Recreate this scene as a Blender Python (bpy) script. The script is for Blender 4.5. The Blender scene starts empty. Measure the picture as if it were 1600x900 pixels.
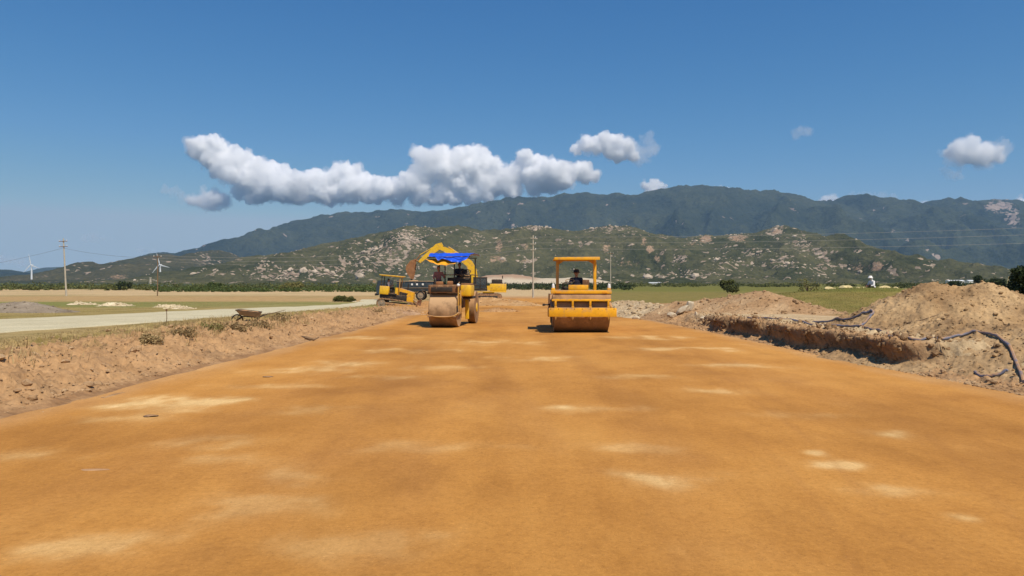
import bpy, bmesh, math, random
import numpy as np
from mathutils import Vector, Matrix, Euler

R = math.radians
F = 1155.0            # focal length in photograph pixels (1600 wide)
HZ = 441.0            # horizon row
CH = 1.9              # camera height

# ------------------------------------------------------------------ camera, sky, sun, exposure
scene = bpy.context.scene
COL = scene.collection
cam_d = bpy.data.cameras.new("camera")
cam = bpy.data.objects.new("camera", cam_d)
COL.objects.link(cam)
cam_d.sensor_width = 36.0
cam_d.lens = 36.0 * F / 1600.0
cam_d.clip_start = 0.1
cam_d.clip_end = 40000
cam.location = (0, 0, CH)
cam.rotation_euler = (R(90) - math.atan(9 / F), 0, 0)
scene.camera = cam

SKY_CURVE = ((1.76, 0.215), (1.057, 0.61), (0.70, 1.36))
SUN_EL, SUN_AZ = 58.0, 146.0      # azimuth clockwise from +Y (behind the camera, a little to the right)
w = bpy.data.worlds.new("World")
scene.world = w
w.use_nodes = True
nt = w.node_tree
bg = nt.nodes["Background"]
sky = nt.nodes.new("ShaderNodeTexSky")
sky.sky_type = 'NISHITA'
sky.sun_disc = False
sky.sun_elevation = R(SUN_EL)
sky.sun_rotation = R(SUN_AZ)
sky.altitude = 0
sky.air_density = 1.0
sky.dust_density = 0.15
sky.ozone_density = 4.0
# deepen the blue overhead: a power curve per channel on the sky's own colour
_sep = nt.nodes.new("ShaderNodeSeparateColor"); _comb = nt.nodes.new("ShaderNodeCombineColor")
nt.links.new(sky.outputs[0], _sep.inputs[0])
for _i, (_p, _k) in enumerate(SKY_CURVE):
    _a = nt.nodes.new("ShaderNodeMath"); _a.operation = 'POWER'; _a.inputs[1].default_value = _p
    _b = nt.nodes.new("ShaderNodeMath"); _b.operation = 'MULTIPLY'; _b.inputs[1].default_value = _k
    _c = nt.nodes.new("ShaderNodeMath"); _c.operation = 'MINIMUM'; _c.inputs[1].default_value = (3.3, 4.2, 5.0)[_i]
    nt.links.new(_sep.outputs[_i], _a.inputs[0]); nt.links.new(_a.outputs[0], _b.inputs[0])
    nt.links.new(_b.outputs[0], _c.inputs[0]); nt.links.new(_c.outputs[0], _comb.inputs[_i])
nt.links.new(_comb.outputs[0], bg.inputs[0])
bg.inputs[1].default_value = 0.115

sun_d = bpy.data.lights.new("sun", 'SUN')
sun = bpy.data.objects.new("sun", sun_d)
COL.objects.link(sun)
sun_d.energy = 4.9
sun_d.angle = R(0.5)
sun_d.color = (1.0, 0.90, 0.76)
sdir = Vector((math.sin(R(SUN_AZ)) * math.cos(R(SUN_EL)), math.cos(R(SUN_AZ)) * math.cos(R(SUN_EL)), math.sin(R(SUN_EL))))
sun.rotation_euler = sdir.to_track_quat('Z', 'Y').to_euler()
sun.location = (20, -30, 60)

scene.view_settings.view_transform = 'Standard'
scene.view_settings.look = 'None'
scene.view_settings.exposure = 0.0
scene.view_settings.gamma = 1.0
scene.render.engine = 'CYCLES'
cy = scene.cycles
cy.use_denoising = True
cy.max_bounces = 48
cy.diffuse_bounces = 3
cy.volume_bounces = 40
cy.transparent_max_bounces = 16

HAZE_DENSITY = 4.1e-5
HAZE_COLOR = (0.40, 0.66, 1.0, 1)

# ------------------------------------------------------------------ numpy noise
def _hash(ix, iy, seed):
    h = (ix.astype(np.int64) * 374761393 + iy.astype(np.int64) * 668265263 + seed * 974634777) & 0xffffffff
    h = ((h ^ (h >> 13)) * 1274126177) & 0xffffffff
    return (h ^ (h >> 16)) & 0xffffffff

def vnoise(x, y, seed=0):
    """smooth gradient noise about -1..1"""
    x = np.asarray(x, float); y = np.asarray(y, float)
    x0 = np.floor(x); y0 = np.floor(y)
    fx = x - x0; fy = y - y0
    u = fx * fx * fx * (fx * (fx * 6 - 15) + 10); v = fy * fy * fy * (fy * (fy * 6 - 15) + 10)
    def g(ix, iy, dx, dy):
        a = _hash(ix, iy, seed) / 4294967296.0 * 2 * np.pi
        return np.cos(a) * dx + np.sin(a) * dy
    n00 = g(x0, y0, fx, fy); n10 = g(x0 + 1, y0, fx - 1, fy)
    n01 = g(x0, y0 + 1, fx, fy - 1); n11 = g(x0 + 1, y0 + 1, fx - 1, fy - 1)
    return 1.5 * ((n00 * (1 - u) + n10 * u) * (1 - v) + (n01 * (1 - u) + n11 * u) * v)

def fbm(x, y, oct=4, seed=0, gain=0.5):
    s = 0; a = 1; t = 0
    for i in range(oct):
        s = s + a * vnoise(x * 2 ** i, y * 2 ** i, seed + i * 17); t += a; a *= gain
    return s / t

def ridged(x, y, oct=4, seed=0):
    s = 0; a = 1; t = 0
    for i in range(oct):
        s = s + a * (1 - np.abs(vnoise(x * 2 ** i, y * 2 ** i, seed + i * 31))); t += a; a *= 0.5
    return s / t

def sstep(a, b, x):
    t = np.clip((np.asarray(x, float) - a) / (b - a), 0, 1)
    return t * t * (3 - 2 * t)

# ------------------------------------------------------------------ object helpers
def tag(o, label=None, cat=None, group=None, kind=None):
    if label: o['label'] = label
    if cat: o['category'] = cat
    if group: o['group'] = group
    if kind: o['kind'] = kind
    return o

def thing(name, label, cat, loc=(0, 0, 0), rz=0.0, group=None, rot=None):
    o = bpy.data.objects.new(name, None)
    o.empty_display_size = 0.2
    COL.objects.link(o)
    o.location = loc
    o.rotation_euler = rot if rot else (0, 0, rz)
    return tag(o, label, cat, group)

def link(name, me, mat=None, parent=None, smooth=None):
    o = bpy.data.objects.new(name, me)
    COL.objects.link(o)
    if mat is not None and len(me.materials) == 0:
        for m in (mat if isinstance(mat, (list, tuple)) else [mat]):
            me.materials.append(m)
    if parent: o.parent = parent
    if smooth is not None:
        me.polygons.foreach_set("use_smooth", [smooth] * len(me.polygons))
    return o

def copy_tree(o, parent=None):
    c = o.copy(); COL.objects.link(c)
    if parent: c.parent = parent
    for ch in list(o.children): copy_tree(ch, c)
    return c

def np_mesh(name, co, faces, smooth=True):
    me = bpy.data.meshes.new(name)
    co = np.asarray(co, np.float32); faces = np.asarray(faces, np.int32)
    k = faces.shape[1]
    me.vertices.add(len(co)); me.vertices.foreach_set("co", co.ravel())
    me.loops.add(faces.size); me.loops.foreach_set("vertex_index", faces.ravel())
    me.polygons.add(len(faces))
    me.polygons.foreach_set("loop_start", np.arange(0, faces.size, k, dtype=np.int32))
    me.polygons.foreach_set("loop_total", np.full(len(faces), k, np.int32))
    me.update(calc_edges=True)
    me.polygons.foreach_set("use_smooth", np.full(len(faces), smooth))
    me.validate()
    return me

def grid_faces(ny, nx):
    i = np.arange(ny * nx).reshape(ny, nx)
    return np.stack([i[:-1, :-1], i[:-1, 1:], i[1:, 1:], i[1:, :-1]], -1).reshape(-1, 4)

def set_col(me, name, col):
    a = me.attributes.new(name, 'FLOAT_COLOR', 'POINT')
    c = np.ones((len(me.vertices), 4), np.float32); c[:, :col.shape[1]] = col
    a.data.foreach_set("color", c.ravel())

class MB:
    """collects shapes in one bmesh, linked as one mesh object"""
    def __init__(self): self.bm = bmesh.new()
    def _x(self, vs, M):
        bmesh.ops.transform(self.bm, matrix=M, verts=vs)
    def box(self, c, s, rot=None, bev=0.0, taper=None):
        r = bmesh.ops.create_cube(self.bm, size=1.0); vs = r['verts']
        for v in vs: v.co = Vector((v.co.x * s[0], v.co.y * s[1], v.co.z * s[2]))
        if taper:
            for v in vs:
                if v.co.z > 0: v.co.x *= taper[0]; v.co.y *= taper[1]
        if bev > 0:
            es = list({e for v in vs for e in v.link_edges})
            g = bmesh.ops.bevel(self.bm, geom=es, offset=bev, segments=2, affect='EDGES', profile=0.5)
            vs = list({v for f in g['faces'] for v in f.verts} | {v for v in vs if v.is_valid})
        M = Matrix.Translation(c)
        if rot: M = M @ Euler(rot).to_matrix().to_4x4()
        self._x(vs, M); return self
    def cyl(self, a, b, r1, r2=None, n=16, caps=True):
        a = Vector(a); b = Vector(b); d = b - a
        if r2 is None: r2 = r1
        g = bmesh.ops.create_cone(self.bm, cap_ends=caps, segments=n, radius1=r1, radius2=r2, depth=d.length)
        q = d.to_track_quat('Z', 'Y').to_matrix().to_4x4()
        self._x(g['verts'], Matrix.Translation((a + b) / 2) @ q); return self
    def sph(self, c, r, sc=(1, 1, 1), sub=2, rot=None):
        g = bmesh.ops.create_icosphere(self.bm, subdivisions=sub, radius=r)
        M = Matrix.Translation(c)
        if rot: M = M @ Euler(rot).to_matrix().to_4x4()
        self._x(g['verts'], M @ Matrix.Diagonal((*sc, 1))); return self
    def tube(self, pts, r, n=8, closed=False):
        pts = [Vector(p) for p in pts]; N = len(pts); rings = []
        up = Vector((0, 0, 1))
        for i, p in enumerate(pts):
            if closed: t = pts[(i + 1) % N] - pts[i - 1]
            else: t = pts[min(i + 1, N - 1)] - pts[max(i - 1, 0)]
            t.normalize()
            s = t.cross(up)
            if s.length < 0.05: s = t.cross(Vector((1, 0, 0)))
            s.normalize(); u = s.cross(t)
            rr = r[i] if isinstance(r, (list, tuple)) else r
            rings.append([self.bm.verts.new(p + rr * (math.cos(2 * math.pi * k / n) * s + math.sin(2 * math.pi * k / n) * u)) for k in range(n)])
        for i in range(N if closed else N - 1):
            A = rings[i]; B = rings[(i + 1) % N]
            for k in range(n): self.bm.faces.new((A[k], A[(k + 1) % n], B[(k + 1) % n], B[k]))
        if not closed:
            self.bm.faces.new(rings[0][::-1]); self.bm.faces.new(rings[-1])
        return self
    def prism(self, prof, x0, x1, axis='x'):
        """profile (y,z) [axis x] or (x,z) [axis y], extruded"""
        f = (lambda p, t: (t, p[0], p[1])) if axis == 'x' else (lambda p, t: (p[0], t, p[1]))
        A = [self.bm.verts.new(f(p, x0)) for p in prof]; B = [self.bm.verts.new(f(p, x1)) for p in prof]
        n = len(prof)
        fs = [self.bm.faces.new(A), self.bm.faces.new(B[::-1])]
        for k in range(n): fs.append(self.bm.faces.new((A[k], B[k], B[(k + 1) % n], A[(k + 1) % n])))
        bmesh.ops.recalc_face_normals(self.bm, faces=fs)
        return self
    def lathe(self, prof, c, axis='x', n=32):
        """prof: (offset along axis, radius); revolve round axis through c"""
        rings = []
        for (t, r) in prof:
            ring = []
            for k in range(n):
                a = 2 * math.pi * k / n
                p = (t, r * math.cos(a), r * math.sin(a)) if axis == 'x' else ((r * math.cos(a), t, r * math.sin(a)) if axis == 'y' else (r * math.cos(a), r * math.sin(a), t))
                ring.append(self.bm.verts.new(Vector(p) + Vector(c)))
            rings.append(ring)
        fs = []
        for i in range(len(rings) - 1):
            for k in range(n): fs.append(self.bm.faces.new((rings[i][k], rings[i][(k + 1) % n], rings[i + 1][(k + 1) % n], rings[i + 1][k])))
        if prof[0][1] > 1e-4: fs.append(self.bm.faces.new(rings[0]))
        if prof[-1][1] > 1e-4: fs.append(self.bm.faces.new(rings[-1][::-1]))
        bmesh.ops.recalc_face_normals(self.bm, faces=fs)
        return self
    def jitter(self, a, seed=0):
        rnd = random.Random(seed)
        for v in self.bm.verts: v.co += Vector((rnd.uniform(-a, a), rnd.uniform(-a, a), rnd.uniform(-a, a)))
        return self
    def build(self, name, mat, parent=None, smooth=True, loc=None, angle=35):
        me = bpy.data.meshes.new(name)
        self.bm.normal_update()
        if smooth:
            for f in self.bm.faces: f.smooth = True
            for e in self.bm.edges:
                if len(e.link_faces) == 2 and e.calc_face_angle(0) > R(angle): e.smooth = False
        self.bm.to_mesh(me); self.bm.free()
        o = link(name, me, mat, parent)
        if loc: o.location = loc
        return o

# ------------------------------------------------------------------ materials
def mat_new(name):
    m = bpy.data.materials.new(name); m.use_nodes = True
    n = m.node_tree.nodes; l = m.node_tree.links
    return m, n, l, n["Principled BSDF"]

def noise_node(n, l, scale, detail=6, rough=0.6, vec=None, mapping=None, kind='Object'):
    t = n.new("ShaderNodeTexNoise"); t.inputs['Scale'].default_value = scale
    t.inputs['Detail'].default_value = detail; t.inputs['Roughness'].default_value = rough
    if vec is None:
        tc = n.new("ShaderNodeTexCoord"); vec = tc.outputs[kind]
    if mapping:
        mp = n.new("ShaderNodeMapping"); mp.inputs['Scale'].default_value = mapping
        l.new(vec, mp.inputs['Vector']); vec = mp.outputs[0]
    l.new(vec, t.inputs['Vector'])
    return t

def ramp(n, l, src, stops):
    r = n.new("ShaderNodeValToRGB")
    e = r.color_ramp.elements
    while len(e) < len(stops): e.new(0.5)
    for i, (p, c) in enumerate(stops):
        e[i].position = p; e[i].color = (*c, 1) if len(c) == 3 else c
    l.new(src, r.inputs[0]); return r

def mixc(n, l, a, b, fac, mode='MIX'):
    m = n.new("ShaderNodeMix"); m.data_type = 'RGBA'; m.blend_type = mode
    for sock, v in ((m.inputs[0], fac), (m.inputs[6], a), (m.inputs[7], b)):
        if hasattr(v, 'links') or isinstance(v, bpy.types.NodeSocket): l.new(v, sock)
        elif isinstance(v, (int, float)): sock.default_value = v
        else: sock.default_value = (*v, 1) if len(v) == 3 else v
    return m.outputs[2]

def bump(n, l, bs, h, strength=0.5, dist=0.02, prev=None):
    b = n.new("ShaderNodeBump"); b.inputs['Strength'].default_value = strength
    b.inputs['Distance'].default_value = dist
    l.new(h, b.inputs['Height'])
    if prev: l.new(prev, b.inputs['Normal'])
    l.new(b.outputs[0], bs.inputs['Normal']); return b.outputs[0]

def simple(name, col, rough=0.6, metal=0.0, var=0.15, scale=6.0, dust=None, dust_amt=0.0, bumpd=0.0, spec=0.4):
    m, n, l, bs = mat_new(name)
    t = noise_node(n, l, scale)
    dark = tuple(c * (1 - var) for c in col); lite = tuple(min(1, c * (1 + var)) for c in col)
    r = ramp(n, l, t.outputs[0], [(0.3, dark), (0.7, lite)])
    out = r.outputs[0]
    if dust:
        t2 = noise_node(n, l, scale * 0.7, 8, 0.7)
        geo = n.new("ShaderNodeNewGeometry"); sep = n.new("ShaderNodeSeparateXYZ"); l.new(geo.outputs['Normal'], sep.inputs[0])
        add = n.new("ShaderNodeMath"); add.operation = 'MULTIPLY_ADD'
        l.new(sep.outputs[2], add.inputs[0]); add.inputs[1].default_value = 0.22; l.new(t2.outputs[0], add.inputs[2])
        f = n.new("ShaderNodeMapRange"); f.inputs[1].default_value = 0.62 - dust_amt * 0.35; f.inputs[2].default_value = 0.80 - dust_amt * 0.3
        l.new(add.outputs[0], f.inputs[0])
        out = mixc(n, l, out, dust, f.outputs[0])
    l.new(out, bs.inputs['Base Color'])
    bs.inputs['Roughness'].default_value = rough; bs.inputs['Metallic'].default_value = metal
    bs.inputs['Specular IOR Level'].default_value = spec
    if bumpd: bump(n, l, bs, t.outputs[0], 0.5, bumpd)
    return m

DUST = (0.44, 0.25, 0.115)
M_drum2 = simple("pale_dusty_drum", (0.25, 0.15, 0.07), 0.75, 0.0, 0.25, 2.5, (0.48, 0.30, 0.15), 0.62, 0.004)
M_yellow = simple("yellow_paint", (0.80, 0.395, 0.012), 0.5, 0, 0.12, 5, DUST, 0.27)
M_yellow2 = simple("lemon_paint", (0.78, 0.47, 0.02), 0.5, 0, 0.12, 5, DUST, 0.30)
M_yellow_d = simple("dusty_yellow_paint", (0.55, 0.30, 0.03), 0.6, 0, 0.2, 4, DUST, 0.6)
M_brownp = simple("rusty_dark_paint", (0.16, 0.075, 0.03), 0.7, 0, 0.3, 5, DUST, 0.25)
M_drum = simple("dusty_drum_steel", (0.24, 0.135, 0.06), 0.75, 0.0, 0.25, 3, DUST, 0.55, 0.004)
M_dark = simple("dark_steel", (0.035, 0.028, 0.022), 0.6, 0.2, 0.3, 6, DUST, 0.1)
M_black = simple("black_rubber", (0.022, 0.02, 0.018), 0.8, 0, 0.3, 8, DUST, 0.15)
M_track = simple("track_steel", (0.12, 0.08, 0.055), 0.8, 0.1, 0.3, 8, DUST, 0.7)
M_white = simple("white_plastic", (0.75, 0.74, 0.70), 0.4)
M_tarp = simple("blue_tarp", (0.015, 0.085, 0.62), 0.38, 0, 0.25, 3, spec=0.5)
M_tarp_o = simple("orange_tarp", (0.85, 0.36, 0.02), 0.5, 0, 0.2, 2.5)
M_truck = simple("slate_blue_paint", (0.035, 0.05, 0.062), 0.45, 0, 0.2, 3, DUST, 0.1)
M_rim = simple("rim_steel", (0.30, 0.24, 0.17), 0.6, 0.2, 0.2, 6, DUST, 0.3)
M_rust = simple("rust_bucket", (0.28, 0.125, 0.05), 0.85, 0, 0.3, 3, DUST, 0.3)
M_conc = simple("pole_concrete", (0.46, 0.41, 0.32), 0.85, 0, 0.15, 2)
M_wire = simple("wire_grey", (0.38, 0.37, 0.35), 0.5)
M_wired = simple("dark_wire", (0.10, 0.10, 0.11), 0.5)
M_turb = simple("turbine_white", (0.82, 0.82, 0.80), 0.4, 0, 0.03)
M_bwhite = simple("white_wall", (0.78, 0.75, 0.70), 0.8, 0, 0.06, 0.3)
M_hose = simple("blue_grey_hose", (0.135, 0.15, 0.205), 0.5, 0, 0.25, 5, DUST, 0.25)
M_wood = simple("weathered_wood", (0.20, 0.13, 0.07), 0.9, 0, 0.3, 8)
M_barrow = simple("barrow_tray", (0.33, 0.24, 0.14), 0.7, 0.1, 0.3, 6, DUST, 0.4)
M_stone = simple("pale_stone", (0.52, 0.43, 0.30), 0.9, 0, 0.2, 4, bumpd=0.02)
M_straw = simple("straw", (0.62, 0.50, 0.24), 0.9, 0, 0.2, 6, bumpd=0.02)
M_skin = simple("skin", (0.30, 0.15, 0.085), 0.6, 0, 0.1)
M_hair = simple("black_hair", (0.012, 0.010, 0.009), 0.6)
M_shirt_pink = simple("dusty_pink_cloth", (0.26, 0.13, 0.12), 0.9, 0, 0.15)
M_navy = simple("navy_cloth", (0.018, 0.018, 0.035), 0.9, 0, 0.2)
M_whitecloth = simple("white_cloth", (0.82, 0.78, 0.76), 0.9, 0, 0.04)
M_trous = simple("dark_trousers", (0.045, 0.035, 0.03), 0.9)
M_seat = simple("black_vinyl", (0.02, 0.018, 0.016), 0.5)
def glass_mat():
    m, n, l, bs = mat_new("cab_glass")
    bs.inputs['Base Color'].default_value = (0.06, 0.08, 0.09, 1); bs.inputs['Roughness'].default_value = 0.1
    bs.inputs['Alpha'].default_value = 0.55
    return m
M_glass = glass_mat()

def soil_mat(name, attr=None, col=(0.42, 0.27, 0.14), dark=(0.30, 0.18, 0.09), lite=(0.52, 0.36, 0.20), scale=1.0, bd=0.05):
    m, n, l, bs = mat_new(name)
    t = noise_node(n, l, 0.9 * scale, 10, 0.65)
    t2 = noise_node(n, l, 9.0 * scale, 6, 0.7)
    r2 = ramp(n, l, t2.outputs[0], [(0.3, (0.72, 0.70, 0.68)), (0.5, (1, 1, 1)), (0.72, (1.22, 1.22, 1.2))])
    if attr:
        a = n.new("ShaderNodeAttribute"); a.attribute_name = attr
        r = ramp(n, l, t.outputs[0], [(0.3, (0.80, 0.76, 0.72)), (0.5, (1, 1, 1)), (0.7, (1.18, 1.18, 1.16))])
        c = mixc(n, l, a.outputs['Color'], r.outputs[0], 1.0, 'MULTIPLY')
    else:
        r = ramp(n, l, t.outputs[0], [(0.3, dark), (0.5, col), (0.7, lite)])
        c = r.outputs[0]
    c = mixc(n, l, c, r2.outputs[0], 1.0, 'MULTIPLY')
    l.new(c, bs.inputs['Base Color']); bs.inputs['Roughness'].default_value = 0.95
    bs.inputs['Specular IOR Level'].default_value = 0.15
    v = n.new("ShaderNodeTexVoronoi"); v.inputs['Scale'].default_value = 7 * scale
    tc = n.new("ShaderNodeTexCoord"); l.new(tc.outputs['Object'], v.inputs['Vector'])
    p = bump(n, l, bs, v.outputs['Distance'], 0.5, bd)
    bump(n, l, bs, t2.outputs[0], 0.8, bd, p)
    return m
M_ground = soil_mat("ground_soil", attr="gcol")
M_heap = soil_mat("heap_soil", attr="gcol", bd=0.04)
M_clod = soil_mat("clod_soil", col=(0.40, 0.255, 0.135), dark=(0.28, 0.17, 0.085), lite=(0.52, 0.37, 0.215))

def road_mat():
    m, n, l, bs = mat_new("laterite_road")
    tc = n.new("ShaderNodeTexCoord"); V = tc.outputs['Object']
    a = n.new("ShaderNodeAttribute"); a.attribute_name = "gcol"
    big = noise_node(n, l, 0.20, 8, 0.62, V, (1.0, 0.8, 1))
    lanes = noise_node(n, l, 0.9, 5, 0.55, V, (1.0, 0.06, 1))
    mid = noise_node(n, l, 1.1, 10, 0.7, V, (1.0, 0.55, 1))
    fine = noise_node(n, l, 14, 8, 0.75, V)
    grit = noise_node(n, l, 42, 6, 0.85, V)
    c = mixc(n, l, a.outputs['Color'], ramp(n, l, big.outputs[0], [(0.32, (0.76, 0.73, 0.69)), (0.5, (1, 1, 1)), (0.66, (1.13, 1.20, 1.34))]).outputs[0], 1.0, 'MULTIPLY')
    c = mixc(n, l, c, ramp(n, l, lanes.outputs[0], [(0.34, (0.91, 0.89, 0.86)), (0.5, (1, 1, 1)), (0.66, (1.05, 1.06, 1.09))]).outputs[0], 1.0, 'MULTIPLY')
    c = mixc(n, l, c, ramp(n, l, mid.outputs[0], [(0.30, (0.84, 0.81, 0.77)), (0.5, (1, 1, 1)), (0.62, (1.04, 1.06, 1.1)), (0.74, (1.22, 1.32, 1.55))]).outputs[0], 1.0, 'MULTIPLY')
    c = mixc(n, l, c, ramp(n, l, fine.outputs[0], [(0.3, (0.83, 0.81, 0.79)), (0.5, (1, 1, 1)), (0.7, (1.11, 1.12, 1.15))]).outputs[0], 1.0, 'MULTIPLY')
    c = mixc(n, l, c, ramp(n, l, grit.outputs[0], [(0.30, (0.50, 0.46, 0.42)), (0.43, (0.97, 0.97, 0.97)), (0.58, (1.03, 1.03, 1.03)), (0.70, (1.5, 1.6, 1.8))]).outputs[0], 1.0, 'MULTIPLY')
    l.new(c, bs.inputs['Base Color']); bs.inputs['Roughness'].default_value = 0.9
    bs.inputs['Specular IOR Level'].default_value = 0.2
    p = bump(n, l, bs, mid.outputs[0], 0.25, 0.05)
    p = bump(n, l, bs, fine.outputs[0], 0.35, 0.008, p)
    bump(n, l, bs, grit.outputs[0], 0.8, 0.008, p)
    return m
M_road = road_mat()

def gravel_mat():
    m, n, l, bs = mat_new("gravel")
    a = noise_node(n, l, 0.6, 10, 0.7); b = noise_node(n, l, 14, 8, 0.85)
    c = mixc(n, l, ramp(n, l, a.outputs[0], [(0.3, (0.46, 0.40, 0.25)), (0.7, (0.60, 0.53, 0.35))]).outputs[0],
             ramp(n, l, b.outputs[0], [(0.3, (0.7, 0.7, 0.7)), (0.7, (1.25, 1.25, 1.2))]).outputs[0], 1.0, 'MULTIPLY')
    l.new(c, bs.inputs['Base Color']); bs.inputs['Roughness'].default_value = 0.95
    bump(n, l, bs, b.outputs[0], 0.8, 0.03)
    return m
M_gravel = gravel_mat()

def hill_mat(name, green, green2, rocky, cell, rockcol=((0.23, 0.165, 0.115), (0.44, 0.35, 0.26)), veg=0.012, bdist=10.0):
    """brush-covered slope with bare rock where the 'rock' attribute is high"""
    m, n, l, bs = mat_new(name)
    tc = n.new("ShaderNodeTexCoord"); V = tc.outputs['Object']
    t1 = noise_node(n, l, veg * 0.25, 8, 0.6, V); t2 = noise_node(n, l, veg * 3, 8, 0.75, V)
    g = mixc(n, l, ramp(n, l, t1.outputs[0], [(0.35, green), (0.62, green2)]).outputs[0],
             ramp(n, l, t2.outputs[0], [(0.30, (0.55, 0.6, 0.6)), (0.5, (1, 1, 1)), (0.7, (1.35, 1.3, 1.2))]).outputs[0], 1.0, 'MULTIPLY')
    vo = n.new("ShaderNodeTexVoronoi"); vo.inputs['Scale'].default_value = 1.0 / cell
    wn = noise_node(n, l, 0.5 / cell, 3, 0.6, V)
    mx = n.new("ShaderNodeVectorMath"); mx.operation = 'MULTIPLY_ADD'
    l.new(wn.outputs['Color'], mx.inputs[0]); mx.inputs[1].default_value = (cell * 1.6,) * 3; l.new(V, mx.inputs[2])
    l.new(mx.outputs[0], vo.inputs['Vector'])
    sepc = n.new("ShaderNodeSeparateColor"); l.new(vo.outputs['Color'], sepc.inputs[0])
    a = n.new("ShaderNodeAttribute"); a.attribute_name = "rock"
    sa = n.new("ShaderNodeSeparateColor"); l.new(a.outputs['Color'], sa.inputs[0])
    lt = n.new("ShaderNodeMath"); lt.operation = 'LESS_THAN'; l.new(sepc.outputs[0], lt.inputs[0]); l.new(sa.outputs[0], lt.inputs[1])
    t3 = noise_node(n, l, 0.35 / cell, 6, 0.7, V)
    rc = ramp(n, l, t3.outputs[0], [(0.3, rockcol[0]), (0.65, rockcol[1])])
    rc2 = mixc(n, l, rc.outputs[0], ramp(n, l, sepc.outputs[1], [(0.0, (0.7, 0.7, 0.7)), (1.0, (1.25, 1.25, 1.25))]).outputs[0], 1.0, 'MULTIPLY')
    c = mixc(n, l, g, rc2, lt.outputs[0])
    # bare soil scars (green channel) and pale quarry floor (blue channel)
    t4 = noise_node(n, l, 0.8 / cell, 8, 0.75, V)
    sc = n.new("ShaderNodeMath"); sc.operation = 'MULTIPLY_ADD'; l.new(t4.outputs[0], sc.inputs[0]); sc.inputs[1].default_value = 1.6; sc.inputs[2].default_value = -0.85
    sc2 = n.new("ShaderNodeMath"); sc2.operation = 'ADD'; l.new(sc.outputs[0], sc2.inputs[0]); l.new(sa.outputs[1], sc2.inputs[1])
    mr = n.new("ShaderNodeMapRange"); mr.inputs[1].default_value = 0.42; mr.inputs[2].default_value = 0.6; l.new(sc2.outputs[0], mr.inputs[0])
    c = mixc(n, l, c, ramp(n, l, t3.outputs[0], [(0.3, (0.30, 0.19, 0.115)), (0.7, (0.46, 0.32, 0.21))]).outputs[0], mr.outputs[0])
    c = mixc(n, l, c, (0.72, 0.62, 0.48), sa.outputs[2])
    l.new(c, bs.inputs['Base Color']); bs.inputs['Roughness'].default_value = 1.0
    bs.inputs['Specular IOR Level'].default_value = 0.0
    p = bump(n, l, bs, t2.outputs[0], 1.0, bdist)
    bump(n, l, bs, vo.outputs['Distance'], 0.5, -cell * 0.6, p)
    return m

# ------------------------------------------------------------------ terrain height
def xl(Y): return np.interp(Y, [-50, 5, 10, 16, 33, 60, 100], [-7.4, -7.3, -7.1, -6.85, -6.0, -5.8, -4.5])
def xr(Y): return np.interp(Y, [-50, 5, 12.5, 18.4, 29, 39, 51, 70, 100], [9.3, 9.1, 8.6, 8.05, 7.5, 6.9, 6.8, 7.2, 9.0])
def zbase(Y): return np.interp(Y, [-50, 58, 95, 250, 20000], [0, 0, -0.4, -1.3, -1.3])
def rise_l(Y): return np.interp(Y, [-50, 27, 50, 58, 95, 150], [0.50, 0.46, 0.16, 0.06, 0.08, 0.0])
def rise_r(Y): return np.interp(Y, [-50, 27, 33, 60, 95, 150], [0.62, 0.60, 0.45, 0.35, 0.15, 0.0])

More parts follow.
